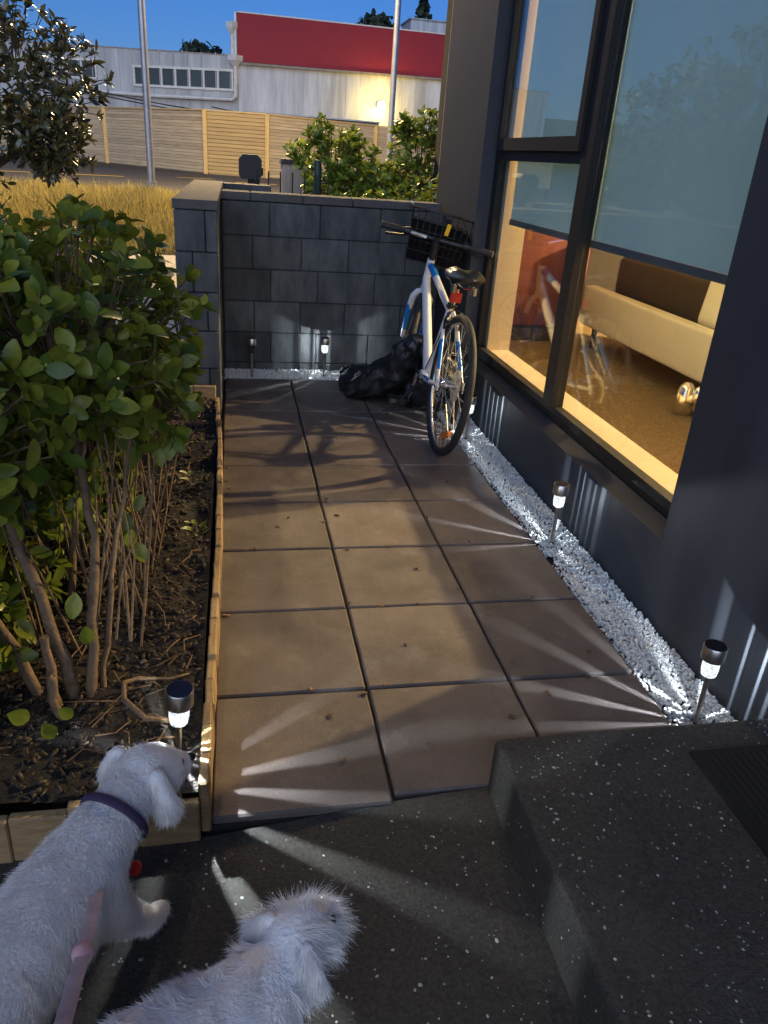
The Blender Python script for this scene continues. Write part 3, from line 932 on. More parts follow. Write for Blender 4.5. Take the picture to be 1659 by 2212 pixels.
def edge_slat(x, y, w, th, z0, z1, ang):
    b = cbox_mesh('slat', (w - 0.0006, th, z1 - z0), 0.0035, 0.0012)
    o = link('slat', b, 'slat', ed, loc=(x, y - 0.9, (z0 + z1) / 2))
    o.rotation_euler = (random.uniform(-.02, .02), random.uniform(-.015, .015), ang)


y = -0.405
while y < 2.26:
    w = random.uniform(0.075, 0.115)
    sway = 0.006 * math.sin(y * 2.3) - 0.004
    if y > 1.6: sway -= 0.018 * (y - 1.6) / 0.6
    edge_slat(0.0 + sway, y + w / 2, w, 0.021, -0.03, random.uniform(0.103, 0.116), math.pi / 2 + random.uniform(-.025, .025))
    y += w
x = -0.02
while x > -2.3:
    w = random.uniform(0.10, 0.16)
    edge_slat(x - w / 2, -0.415 + random.uniform(-.004, .004), w, 0.024, -0.05, random.uniform(0.07, 0.095), random.uniform(-.05, .05))
    x -= w
x = -0.035
while x > -0.9:
    w = random.uniform(0.09, 0.13)
    edge_slat(x - w / 2, 2.30, w, 0.024, 0.0, 0.165, random.uniform(-.03, .03))
    x -= w

# mulch, twigs, litter
mats = []
bx = np.array([(sx, sy, sz) for sz in (-.5, .5) for sx, sy in ((-.5, -.5), (.5, -.5), (.5, .5), (-.5, .5))])
bf = np.array([(3, 2, 1, 0), (4, 5, 6, 7), (0, 1, 5, 4), (1, 2, 6, 5), (2, 3, 7, 6), (3, 0, 4, 7)])
for _ in range(5200):
    x, y = -0.02 - abs(random.gauss(0, 0.55)), random.uniform(-0.39, 2.28)
    if x < -1.7: continue
    l = random.uniform(0.006, 0.026)
    mats.append(np.array(Matrix.LocRotScale(Vector((x - 0.012, y, soil_z(x, y) + random.uniform(-0.004, 0.012))), Euler((random.gauss(0, .5), random.gauss(0, .5), random.uniform(0, 6.28))),
                                            Vector((l, l * random.uniform(.15, .6), random.uniform(.002, .006))))))
o = link('bark_mulch', merge_instances('bark_mulch', bx, bf, np.array(mats)), 'bark'); o['kind'] = 'stuff'

tw = MB()
for _ in range(170):
    x, y = -0.05 - abs(random.gauss(0, 0.35)), random.uniform(-0.36, 2.2)
    a = random.uniform(0, 6.28); l = random.uniform(0.03, 0.14)
    z = soil_z(x, y) + 0.008
    p0 = Vector((x, y, z))
    c = random.uniform(-.6, .6)
    pts = [p0, p0 + Vector((math.cos(a), math.sin(a), 0)) * l * .5 + Vector((0, 0, random.uniform(0, .015))), p0 + Vector((math.cos(a + c), math.sin(a + c), 0)) * l]
    if pts[-1].x > -0.03: continue
    tw.tube(pts, [0.0022, 0.0018, 0.001], 5)
o = link('fallen_twigs', tw.mesh('fallen_twigs'), 'litter'); o['kind'] = 'stuff'
# the bent pale root beside the near light
rt = MB().tube([(-0.075, -0.20, 0.10), (-0.14, -0.22, 0.13), (-0.19, -0.17, 0.145), (-0.20, -0.10, 0.14), (-0.17, -0.06, 0.12), (-0.10, -0.05, 0.105), (-0.04, -0.02, 0.10)], [.006, .007, .007, .006, .005, .004, .002], 7)
tag(link('bent_root', rt.mesh('bent_root'), 'twig', smooth=True), 'bent pale root lying on the soil beside the nearest bed light', 'root')


# ------------------------------------------------------------------ foliage
def leaf_mesh(name, L, W, bend, fold, tip=0.5):
    st = 6
    vs, fs = [], []
    for i in range(st):
        t = i / (st - 1)
        w = W / 2 * (math.sin(math.pi * (t ** (0.75 + tip * 0.5)) * 0.97 + 0.02) ** 0.75 if 0 < i < st - 1 else (0.08 if i == 0 else 0.22))
        y = L * t; z = -bend * L * t * t
        for sx in (-1, 0, 1):
            vs.append((sx * w, y, z + fold * w * abs(sx) + (0.02 * L * math.sin(t * 9) * sx)))
    for i in range(st - 1):
        for k in range(2):
            a = i * 3 + k
            fs.append((a, a + 1, a + 4, a + 3))
    me = bpy.data.meshes.new(name)
    me.from_pydata(vs, [], fs); me.update()
    return me


def foliage(parent, meshes, m, mats, n_obj=300, name='leaf'):
    """the n_obj largest-showing leaves as objects, the rest as one part"""
    pw = Vector(parent.location)
    mats = sorted(mats, key=lambda q: (q.translation + pw - CAMPOS).length)
    for me in meshes:
        if not me.materials: me.materials.append(M[m])
        me.polygons.foreach_set('use_smooth', [True] * len(me.polygons))
    for i, q in enumerate(mats[:n_obj]):
        o = bpy.data.objects.new(name, meshes[i % len(meshes)])
        COL.objects.link(o); o.parent = parent; o.matrix_local = q
    rest = mats[n_obj:]
    if rest:
        k = len(meshes)
        for j in range(1):
            V, F, base = [], [], 0
            me0 = meshes
            bv = [np.array([v.co[:] for v in me.vertices]) for me in meshes]
            bfc = np.array([p.vertices[:] for p in meshes[0].polygons])
            A = np.array([np.array(q) for q in rest])
            Vs = []
            for kk in range(k):
                sel = A[kk::k]
                if len(sel):
                    hv = np.concatenate([bv[kk], np.ones((len(bv[kk]), 1))], 1)
                    Vs.append(np.einsum('nij,vj->nvi', sel, hv)[:, :, :3].reshape(-1, 3))
            Vall = np.concatenate(Vs)
            nv = len(bv[0]); n = len(Vall) // nv
            Fc = (bfc[None] + (np.arange(n) * nv)[:, None, None]).reshape(-1, 4)
            me = bpy.data.meshes.new('foliage')
            me.from_pydata(Vall.tolist(), [], Fc.tolist()); me.update()
            me.polygons.foreach_set('use_smooth', [True] * len(me.polygons))
            me.materials.append(M[m])
            o = bpy.data.objects.new('foliage', me); COL.objects.link(o); o.parent = parent
            o['kind'] = 'stuff'


def leaf_frame(pos, direction, up, s=1.0, roll=0.0):
    y = Vector(direction).normalized()
    z = Vector(up); z = (z - y * z.dot(y))
    if z.length < 1e-3: z = Vector((1, 0, 0)) - y * y.x
    z.normalize()
    x = y.cross(z)
    m3 = Matrix((x, y, z)).transposed() @ Matrix.Rotation(roll, 3, 'Y')
    return Matrix.Translation(pos) @ (m3 * s).to_4x4()


def rand_dir():
    v = Vector((random.gauss(0, 1), random.gauss(0, 1), random.gauss(0, 1)))
    return v.normalized()


def whorls(centers, n_tips, per, L, spread=0.9, shell=0.55, up_bias=0.35, keep=None, jitter=0.25):
    """leaf rosettes at twig tips spread through ellipsoids (centre, radii, weight)"""
    out, tips = [], []
    tot = sum(c[2] for c in centers)
    for _ in range(n_tips):
        r = random.uniform(0, tot)
        for c in centers:
            r -= c[2]
            if r <= 0: break
        d = rand_dir()
        rad = shell + (1 - shell) * random.random() ** 0.6
        rad *= 1 + 0.22 * noise.noise(d * 2.2 + Vector(c[0]) * 3)
        p = Vector(c[0]) + Vector((d.x * c[1][0], d.y * c[1][1], d.z * c[1][2])) * rad
        if keep and not keep(p): continue
        ax = (d + Vector((0, 0, up_bias)) + rand_dir() * jitter).normalized()
        tips.append((p, ax, Vector(c[0])))
        t1 = ax.orthogonal().normalized(); t2 = ax.cross(t1)
        a0 = random.uniform(0, 6.28)
        for k in range(per):
            a = a0 + k * 2.4
            back = random.uniform(0, 0.9) * L
            o = (t1 * math.cos(a) + t2 * math.sin(a))
            dr = (ax * random.uniform(0.25, 1.0) + o * spread + rand_dir() * 0.25).normalized()
            out.append(leaf_frame(p - ax * back, dr, ax + rand_dir() * 0.45, random.uniform(0.5, 1.25), random.uniform(-.6, .6)))
    return out, tips


# near shrub
sb = thing('leafy_shrub', 'large shrub with big rounded glossy green leaves in the garden bed', 'shrub', (-0.32, -0.12, 0.08))
ox = Vector((-0.32, -0.12, 0.08))


def sloc(p): return Vector(p) - ox


def skeep(p):
    w = p + ox
    return w.x < -0.005 - 0.02 * random.random() and not (w.z < 0.50 and w.x > -0.22 and w.y < 1.2)


cent = [(sloc((-0.40, 0.55, 0.84)), (0.36, 0.55, 0.30), 3.0), (sloc((-0.80, 0.75, 0.80)), (0.50, 0.6, 0.34), 3.0),
        (sloc((-0.55, 1.35, 0.72)), (0.42, 0.45, 0.36), 1.6), (sloc((-0.62, 0.05, 0.72)), (0.34, 0.36, 0.26), 1.6),
        (sloc((-0.17, 0.60, 0.66)), (0.17, 0.25, 0.24), 0.8), (sloc((-0.70, 0.65, 0.36)), (0.36, 0.6, 0.27), 1.9), (sloc((-0.42, 0.75, 0.45)), (0.24, 0.4, 0.16), 0.9),
        (sloc((-0.85, -0.1, 0.35)), (0.3, 0.3, 0.3), 1.0), (sloc((-0.62, 0.25, 0.24)), (0.24, 0.40, 0.17), 1.3), (sloc((-0.60, -0.20, 0.28)), (0.13, 0.20, 0.20), 0.8), (sloc((-0.45, 0.85, 0.26)), (0.18, 0.40, 0.16), 0.8)]
lv, tips = whorls(cent, 1500, 6, 0.056, spread=0.85, shell=0.42, up_bias=0.55, keep=skeep)
# a few single low leaves, and the big ones at the left edge
for (x, y, z, s) in ((-0.40, -0.40, 0.40, 1.7), (-0.44, -0.40, 0.36, 1.6), (-0.37, -0.36, 0.28, 1.0), (-0.22, 0.28, 0.40, 1.1), (-0.20, 0.22, 0.38, 1.0), (-0.205, 0.25, 0.33, 1.15),
                     (-0.18, 0.33, 0.43, 0.9), (-0.30, -0.02, 0.34, 1.1), (-0.27, -0.1, 0.30, 1.0), (-0.33, -0.3, 0.2, 0.9), (-0.30, -0.28, 0.22, 0.8)):
    lv.append(leaf_frame(sloc((x, y, z)), Vector((random.uniform(-.4, .6), random.uniform(-.5, .3), -0.55)), Vector((0.2, -0.8, 0.5)), s, 0))
LM = [leaf_mesh('leaf', 0.056, 0.035, b, f, t) for b, f, t in ((0.18, 0.25, 0.6), (0.05, 0.35, 0.4), (0.3, 0.15, 0.7), (-0.08, 0.3, 0.5))]
foliage(sb, LM, 'leaf', lv, 300)
stems = [([(-0.30, -0.10, 0.02), (-0.33, -0.06, 0.18), (-0.40, 0.02, 0.36), (-0.50, 0.15, 0.56), (-0.58, 0.3, 0.80)], .019),
         ([(-0.28, -0.12, 0.02), (-0.27, -0.04, 0.20), (-0.27, 0.10, 0.42), (-0.32, 0.25, 0.62), (-0.40, 0.4, 0.90)], .015),
         ([(-0.33, -0.13, 0.02), (-0.36, -0.10, 0.16), (-0.36, -0.09, 0.27)], .018),
         ([(-0.31, -0.16, 0.02), (-0.345, -0.15, 0.14), (-0.35, -0.14, 0.20)], .014),
         ([(-0.26, -0.09, 0.02), (-0.25, -0.02, 0.14), (-0.24, 0.06, 0.28), (-0.22, 0.2, 0.42), (-0.2, 0.35, 0.6)], .010),
         ([(-0.36, -0.08, 0.02), (-0.48, 0.02, 0.22), (-0.62, 0.12, 0.42), (-0.78, 0.22, 0.66)], .016),
         ([(-0.40, 0.30, 0.05), (-0.38, 0.42, 0.3), (-0.35, 0.55, 0.55), (-0.3, 0.6, 0.8)], .012)]
for path, r in stems:
    n = len(path)
    pts_ = []
    for i in range(n - 1):
        for k in range(4):
            p = Vector(path[i]).lerp(Vector(path[i + 1]), k / 4)
            q = p * 14
            pts_.append(sloc(p) + Vector((noise.noise(q), noise.noise(q + Vector((5, 0, 0))), 0)) * 0.012)
    pts_.append(sloc(path[-1]))
    m_ = len(pts_)
    mb = MB().tube(pts_, [r * .88 * (1 - 0.45 * i / (m_ - 1)) * (1 + 0.16 * noise.noise(pts_[i] * 30)) for i in range(m_)], 10)
    part('stem', mb, 'twig', sb, smooth='auto')
twg = MB()
for p, ax, c in tips:
    q = p - ax * random.uniform(0.10, 0.22)
    twg.tube([q, p], [0.0034, 0.002], 4, cap=False)
for _ in range(70):       # thin shoots rising from the base
    a = random.uniform(0, 6.28)
    b = Vector((random.uniform(-.5, -.18), random.uniform(0.1, 1.0), 0.08))
    e = b + Vector((random.uniform(-.15, .15), random.uniform(-.1, .25), random.uniform(0.3, 0.6)))
    mid = (b + e) / 2 + rand_dir() * 0.03
    twg.tube([sloc(b), sloc(mid), sloc(e)], [0.004, 0.003, 0.002], 5, cap=False)
part('twigs', twg, 'twig', sb, kind='stuff')

# small plants at the bed edge
for i, (x, y, lab) in enumerate(((-0.07, 0.72, 'small leafy seedling beside the timber edging, nearer one'), (-0.10, 1.15, 'small leafy seedling beside the timber edging, farther one'))):
    sd = thing('seedling', lab, 'plant', (x, y, 0.09), 0, 'seedlings by the edging')
    ls = []
    for k in range(11):
        a = k * 2.4
        ls.append(leaf_frame(Vector((0.02 * math.cos(a), 0.02 * math.sin(a), 0.02 + 0.004 * k)), Vector((math.cos(a), math.sin(a), 0.5)), Vector((0, 0, 1)), random.uniform(.35, .6)))
    foliage(sd, [me for me in LM], 'leaf', ls, 11)
    part('stem', MB().tube([(0, 0, -0.02), (0, 0, 0.06)], 0.003, 5), 'twig', sd)


def tree_like(name, label, cat, base, cent, n_tips, per, L, W, m, limbs, tm='trunk', shell=0.4, spread=0.8, n_obj=300, up=0.35, keep=None, twig_len=0.25):
    t = thing(name, label, cat, base)
    b = Vector(base)
    cl = [(Vector(c[0]) - b, c[1], c[2]) for c in cent]
    kp = (lambda p: keep(p + b)) if keep else None
    lv, tips = whorls(cl, n_tips, per, L, spread=spread, shell=shell, up_bias=up, keep=kp)
    LMs = [leaf_mesh('leaf', L, W, bb, ff, tt) for bb, ff, tt in ((0.15, 0.2, 0.3), (0.02, 0.3, 0.2), (0.25, 0.1, 0.4))]
    foliage(t, LMs, m, lv, n_obj)
    for path, r0, r1 in limbs:
        n = len(path)
        part('trunk' if r0 > 0.03 else 'branch', MB().tube([Vector(p) - b for p in path], [r0 + (r1 - r0) * i / (n - 1) for i in range(n)], 9), tm, t, smooth='auto')
    tg = MB()
    for p, ax, c in tips:
        tg.tube([p - (ax + (p - c).normalized() * .6).normalized() * random.uniform(.4, 1) * twig_len, p], [0.006, 0.002], 4, cap=False)
    part('twigs', tg, tm, t, kind='stuff')
    return t


# dark tree, upper left
tree_like('dark_tree', 'dark small-leaved evergreen tree leaning in at the upper left corner', 'tree', (-2.6, 6.6, 0.3),
          [((-1.85, 6.7, 1.75), (0.78, 0.8, 0.72), 3.2), ((-2.7, 6.7, 2.1), (0.8, 0.8, 0.85), 3), ((-1.62, 6.9, 1.22), (0.42, 0.5, 0.38), 1.3), ((-2.3, 6.2, 1.2), (0.5, 0.5, 0.45), 1.2),
           ((-3.3, 6.5, 1.7), (0.7, 0.8, 0.8), 2)],
          1250, 9, 0.085, 0.032, 'leaf_tree',
          [([(-2.6, 6.6, 0.2), (-2.5, 6.6, 0.6), (-2.3, 6.65, 0.85), (-1.95, 6.75, 1.1), (-1.7, 6.8, 1.5)], 0.075, 0.02),
           ([(-2.55, 6.6, 0.55), (-2.7, 6.6, 1.1), (-2.75, 6.7, 1.9)], 0.06, 0.02), ([(-2.3, 6.65, 0.85), (-2.2, 6.4, 1.2), (-2.0, 6.4, 1.8)], 0.028, 0.012)],
          shell=0.35, spread=0.75, up=0.5)

# hedge shrubs beyond the wall
hk = lambda p: p.y > 3.75
tree_like('hedge_shrub', 'bright green upright shrub beyond the block wall, left of the pair', 'shrub', (0.98, 5.6, 0.2),
          [((0.95, 5.65, 1.20), (0.36, 0.4, 0.30), 2.4), ((1.02, 5.6, 0.95), (0.36, 0.4, 0.35), 1.4), ((0.80, 5.7, 1.42), (0.15, 0.16, 0.17), .6), ((1.08, 5.7, 1.40), (0.14, 0.16, 0.12), .5), ((0.63, 5.7, 1.28), (0.13, 0.14, 0.12), .4)],
          300, 7, 0.062, 0.032, 'leaf_hedge', [([(0.98, 5.6, 0.2), (0.95, 5.62, 0.7), (0.95, 5.65, 1.2)], 0.025, 0.01)], 'twig', shell=0.3, spread=0.7, up=1.0, keep=hk, twig_len=0.2)
tree_like('hedge_shrub', 'tall dense green shrub beyond the block wall against the dark house corner', 'shrub', (1.6, 5.2, 0.2),
          [((1.62, 5.25, 1.20), (0.38, 0.4, 0.33), 3), ((1.65, 5.2, 0.90), (0.42, 0.4, 0.35), 2), ((1.50, 5.3, 1.52), (0.13, 0.16, 0.15), .7), ((1.68, 5.3, 1.55), (0.12, 0.16, 0.13), .6), ((1.85, 5.3, 1.45), (0.16, 0.2, 0.22), .7), ((1.30, 5.2, 1.05), (0.2, 0.3, 0.25), .9)],
          420, 7, 0.060, 0.030, 'leaf_hedge', [([(1.6, 5.2, 0.2), (1.6, 5.22, 0.7), (1.62, 5.25, 1.3)], 0.028, 0.01)], 'twig', shell=0.3, spread=0.7, up=1.0, keep=hk, twig_len=0.2)
tree_like('sapling', 'slender green shoots between the two hedge shrubs', 'shrub', (1.27, 5.45, 0.2),
          [((1.25, 5.45, 1.20), (0.06, 0.06, 0.22), 1), ((1.38, 5.45, 1.10), (0.07, 0.06, 0.2), 1), ((1.15, 5.4, 1.02), (0.07, 0.07, 0.16), 1), ((1.3, 5.45, 0.92), (0.24, 0.2, 0.24), 3), ((1.22, 5.6, 1.05), (0.2, 0.2, 0.2), 2)],
          190, 6, 0.055, 0.028, 'leaf_hedge', [([(1.27, 5.45, 0.2), (1.26, 5.45, 1.35)], 0.01, 0.004), ([(1.3, 5.42, 0.5), (1.39, 5.45, 1.25)], 0.008, 0.004)], 'twig', up=1.2, n_obj=150, keep=hk, twig_len=0.1)
tree_like('low_shrub', 'low pale green plant just behind the wall capping', 'shrub', (0.98, 4.3, 0.3),
          [((0.85, 4.3, 0.93), (0.16, 0.2, 0.12), 1), ((1.08, 4.3, 0.95), (0.2, 0.2, 0.12), 1), ((1.35, 4.3, 0.96), (0.22, 0.2, 0.18), 1), ((1.62, 4.3, 1.0), (0.2, 0.2, 0.25), 1)],
          150, 6, 0.05, 0.03, 'leaf_hedge', [([(0.98, 4.3, 0.2), (1.0, 4.3, 0.9)], 0.01, 0.004)], 'twig', up=0.9, n_obj=300, keep=hk, twig_len=0.12)

# dry grass on the bank
mats = []
gv, gf = [], []
for i in range(4):
    t = i / 3
    w = 0.006 * (1 - t) + 0.0008
    gv += [(-w, 0.25 * t * t, t), (w, 0.25 * t * t, t)]
gf = [(2 * i, 2 * i + 1, 2 * i + 3, 2 * i + 2) for i in range(3)]
for _ in range(26000):
    x = random.uniform(-5.5, 0.1); y = random.uniform(6.6, 12.6)
    if x > -0.1 - max(0, 8 - y) * 0.1: continue
    if y < 7.5 and x < -3: continue
    cl = noise.noise(Vector((x * 1.6, y * 1.6, 5)))
    h = 0.13 + 0.14 * cl + random.uniform(0, 0.10)
    if h < 0.05: continue
    s = 1.0 + 0.04 * (y - 6)
    mats.append(np.array(Matrix.LocRotScale(Vector((x, y, terrain(x, y) - 0.01)), Euler((random.gauss(0, .35), random.gauss(0, .35), random.uniform(0, 6.28))), Vector((s, s * random.uniform(.5, 1.2) * h, h)))))
o = link('dry_grass', merge_instances('dry_grass', np.array(gv), np.array(gf), np.array(mats)), 'grass'); o['kind'] = 'stuff'

# ------------------------------------------------------------------ wire fence, letterbox, slatted post by the street
wfn = thing('wire_fence', 'dark thin picket fence of upright rods behind the low wall', 'fence', (0.45, 4.95, 0.6))
for k in range(7):
    part('picket', MB().tube([(-0.20 + 0.094 * k, 0, -0.35), (-0.20 + 0.094 * k, 0, 0.535)], 0.0065, 6), 'wire', wfn)
for z in (0.30, 0.0):
    part('rail', MB().tube([(-0.24, 0, z), (0.40, 0, z)], 0.0045, 6), 'wire', wfn)
tag(link('green_post', MB().tube([(0.735, 5.0, 0.2), (0.735, 5.0, 1.22), (0.735, 5.0, 1.235)], [0.03, 0.03, 0.022], 14).mesh('green_post'), 'green_paint', smooth='auto'), 'dark green round steel post in front of the hedge', 'post')

lb = thing('letterbox', 'black rounded letterbox on a thick post behind the low wall', 'letterbox', (0.215, 5.6, 0.25))
prof = MB()
pts = [(-0.075, 0.0), (-0.095, 0.03), (-0.095, 0.15), (-0.06, 0.19), (0.06, 0.19), (0.095, 0.155), (0.095, 0.03), (0.07, 0.0)]
n = len(pts)
prof.add([(x, -0.12, 0.80 + z) for x, z in pts] + [(x, 0.12, 0.80 + z) for x, z in pts],
         [tuple(range(n)), tuple(range(2 * n - 1, n - 1, -1))] + [(i, i + n, (i + 1) % n + n, (i + 1) % n) for i in range(n)])
part('box', prof, 'black_paint', lb)
part('post', MB().box((0.03, 0, 0.40), (0.10, 0.10, 0.80)), 'black_paint', lb)
part('flag', MB().box((0.105, 0, 0.86), (0.012, 0.04, 0.06)), 'black_paint', lb)

ub = thing('slatted_bin_box', 'square box of grey upright planks with a dark lid behind the wire fence', 'planter box', (0.66, 6.2, 0.25))
for k in range(3):
    o = link('plank', cbox_mesh('plank', (0.086, 0.02, 0.93), 0.003), 'crate_wood', ub, loc=(-0.09 + 0.09 * k, -0.12, 0.465))
    o = link('plank', cbox_mesh('plank', (0.02, 0.075, 0.93), 0.003), 'crate_wood', ub, loc=(-0.135, -0.07 + 0.08 * k, 0.465))
    o = link('plank', cbox_mesh('plank', (0.02, 0.075, 0.93), 0.003), 'crate_wood', ub, loc=(0.135, -0.07 + 0.08 * k, 0.465))
part('lid', MB().box((0, 0, 0.95), (0.32, 0.30, 0.04), taper=.9), 'dark_wood', ub)


# ------------------------------------------------------------------ street lamp poles
def street_lamp(x, y, z, h, r0, r1, lab, lean, power):
    t = thing('street_lamp', lab, 'street lamp', (x, y, z), 0, 'street lamp poles')
    t.rotation_euler = (0, lean, 0)
    part('pole', MB().tube([(0, 0, -0.2), (0, 0, h * .5), (0, 0, h)], [r0, (r0 + r1) / 2, r1], 16), 'galv', t, smooth='auto')
    part('collar', MB().tube([(0, 0, -0.2), (0, 0, 0.12)], r0 * 1.25, 16), 'galv', t, smooth='auto')
    part('arm', MB().tube([(0, 0, h), (0, 0.25, h + 0.18), (0, 0.9, h + 0.24)], r1 * .8, 10), 'galv', t, smooth='auto')
    hd = part('lamp_head', MB().box((0, 1.1, h + 0.26), (0.22, 0.5, 0.09), taper=.7), 'galv', t)
    part('lamp_glass', MB().box((0, 1.1, h + 0.205), (0.17, 0.40, 0.015)), lamp_mat('sodium_glass', (1, 0.66, 0.2, 1), 12), hd)
    d = bpy.data.lights.new('street_light', 'SPOT'); d.energy = power; d.color = (1.0, 0.71, 0.32); d.shadow_soft_size = 0.15
    o = bpy.data.objects.new('street_light', d); COL.objects.link(o); o.parent = t; o.location = (0, 1.1, h + 0.18); o.rotation_euler = (R_(14), 0, 0)
    d.spot_size = R_(172); d.spot_blend = 0.3
    return t


street_lamp(-1.297, 13.0, 0.55, 6.2, 0.062, 0.05, 'galvanised lamp pole rising from the golden grass', 0.0, STREET_LAMP_W)
street_lamp(3.02, 14.2, 0.25, 6.6, 0.062, 0.045, 'galvanised lamp pole standing behind the hedge beside the house', 0.0, STREET_LAMP_W)

# ------------------------------------------------------------------ timber fence across the road
tf = thing('timber_fence', 'long timber fence of horizontal boards across the road', 'fence', (0, 32, 0.25))
FP = [(-16.0, 46.0), (-9.4, 42.0), (-5.58, 38.5), (-0.988, 32.5), (1.417, 31.9), (6.225, 34.9), (10.3, 36.6), (17, 39)]
for k, ((xa, ya), (xb, yb)) in enumerate(zip(FP[:-1], FP[1:])):
    L = math.hypot(xb - xa, yb - ya); ang = math.atan2(yb - ya, xb - xa)
    cx, cy = (xa + xb) / 2, (ya + yb) / 2
    newp = (k == 3)
    nb = 16 if newp else 19
    hgt = 2.22
    me = cbox_mesh('board', (L - 0.16, 0.03, hgt / nb - (0.022 if newp else 0.008)), 0.004)
    for i in range(nb):
        o = link('board', me, 'fence_new' if newp else 'fence_old', tf, loc=(cx, cy - 32 + random.uniform(-.006, .006), 0.03 + hgt * (i + .5) / nb))
        o.rotation_euler = (0.10 if newp else 0.02, 0, ang)
    o = part('backing', MB().box((0, 0.05, hgt / 2), (L - 0.2, 0.02, hgt)), 'fence_old', tf, loc=(cx, cy - 32, 0)); o.rotation_euler = (0, 0, ang)
    o = part('rail', MB().box((0, 0, 0), (L, 0.16, 0.05)), 'fence_post', tf, loc=(cx, cy - 32, hgt + 0.06)); o.rotation_euler = (0, 0, ang)
for (xa, ya) in FP:
    o = link('post', cbox_mesh('post', (0.16, 0.14, 2.28), 0.01), 'fence_post', tf, loc=(xa, ya - 32 - 0.05, 1.13))


# ------------------------------------------------------------------ warehouse
wh = thing('warehouse', 'long pale industrial warehouse with a red fascia box and ribbon window', 'warehouse', (0.5, 54, 0))


def W(p): return (p[0] - 0.5, p[1] - 54, p[2])


def quad_wall(name, a, b, z0a, z1a, z0b, z1b, m, thick=0.25, sub=1, off=0.0):
    """wall slab between plan points a, b (facing the road), with per-end heights"""
    a, b = Vector((a[0], a[1], 0)), Vector((b[0], b[1], 0))
    d = (b - a).normalized(); n = Vector((d.y, -d.x, 0))
    a = a + n * off; b = b + n * off
    mb = MB()
    P = []
    for q, z0, z1 in ((a, z0a, z1a), (b, z0b, z1b)):
        P += [Vector(W((q.x, q.y, z0))), Vector(W((q.x, q.y, z1)))]
    Q = [p - n * thick for p in P]
    mb.add(P + Q, [(0, 2, 3, 1), (6, 4, 5, 7), (1, 3, 7, 5), (0, 1, 5, 4), (2, 6, 7, 3), (0, 4, 6, 2)])
    return part(name, mb, m, wh)


LA, LB = (-11.578, 59.9), (0.475, 53.75)        # left wing plan
RA, RB = (0.50, 53.7), (17.0, 54.3)             # right wing plan
d_l = (Vector((LA[0], LA[1])) - Vector((LB[0], LB[1]))).normalized()
LA2 = (LB[0] + d_l.x * 26, LB[1] + d_l.y * 26)
quad_wall('left_wall', LA2, LB, 0.2, 6.95, 0.2, 6.40, 'grey_clad')
quad_wall('right_wall', RA, RB, 0.2, 6.05, 0.2, 6.30, 'white_clad')
# red fascia box
quad_wall('fascia', RA, RB, 6.12, 8.68, 6.36, 8.72, 'red_clad', thick=0.6, off=0.18)
quad_wall('fascia_end_trim', (0.38, 53.75), (0.50, 53.7), 4.9, 8.72, 4.9, 8.70, 'white_trim', thick=0.4, off=0.22)
quad_wall('gutter', RA, RB, 5.95, 6.09, 6.2, 6.33, 'rust', thick=0.2, off=0.28)
quad_wall('roof_flashing', RA, RB, 8.69, 8.76, 8.73, 8.80, 'white_trim', thick=0.6, off=0.2)
quad_wall('roof_flashing', LA2, LB, 6.95, 7.03, 6.40, 6.47, 'rust', thick=0.3, off=0.03)
# vertical ribs on the cladding
dl_ = Vector((LB[0] - LA2[0], LB[1] - LA2[1], 0)); nl = dl_.normalized(); nn = Vector((nl.y, -nl.x, 0))
for k in range(26):
    p = Vector((LA2[0], LA2[1], 0)) + dl_ * ((k + .5) / 26)
    t = k / 26
    mb = MB().box(W((p.x + nn.x * .03, p.y + nn.y * .03, 3.45)), (0.05, 0.05, 6.2))
    part('rib', mb, 'grey_clad', wh)
dr_ = Vector((RB[0] - RA[0], RB[1] - RA[1], 0))
for k in range(18):
    p = Vector((RA[0], RA[1], 0)) + dr_ * ((k + .5) / 18)
    part('rib', MB().box(W((p.x, p.y - 0.008, 3.1)), (0.03, 0.02, 5.6)), 'white_clad', wh)


def on_left(s, z, off):      # s metres left of the junction
    return Vector((LB[0] - nl.x * s + nn.x * off, LB[1] - nl.y * s + nn.y * off, z))


ang_l = math.atan2(dl_.y, dl_.x)
rotl = Matrix.Rotation(ang_l, 3, 'Z')
# ribbon window: white frame, seven panes
s0, s1, zt, zb = 0.32, 7.35, 5.62, 4.55
mb = MB()
cx_ = (s0 + s1) / 2
for z in (zt, zb):
    mb.box(W(on_left(cx_, z, 0.06)), (s1 - s0 + 0.2, 0.12, 0.13), rotl)
for i in range(8):
    mb.box(W(on_left(s0 + (s1 - s0) * i / 7, (zt + zb) / 2, 0.06)), (0.12, 0.12, zt - zb - 0.13), rotl)
rw_ = part('ribbon_window', mb, 'white_trim', wh)
for i in range(7):
    part('pane', MB().box(W(on_left(s0 + (s1 - s0) * (i + .5) / 7, (zt + zb) / 2, 0.03)), ((s1 - s0) / 7 - 0.12, 0.03, zt - zb - 0.13), rotl), 'dark_pane', rw_)
mb = MB()
for z in (zt + .25, zb + .25):
    mb.box(W(on_left(11.3, z, 0.06)), (2.2, 0.12, 0.13), rotl)
for s in (10.2, 11.3, 12.4):
    mb.box(W(on_left(s, (zt + zb) / 2 + .25, 0.06)), (0.12, 0.12, zt - zb - 0.13), rotl)
w2_ = part('ribbon_window', mb, 'white_trim', wh)
for s in (10.75, 11.85):
    part('pane', MB().box(W(on_left(s, (zt + zb) / 2 + .25, 0.03)), (0.98, 0.03, zt - zb - 0.13), rotl), 'dark_pane', w2_)
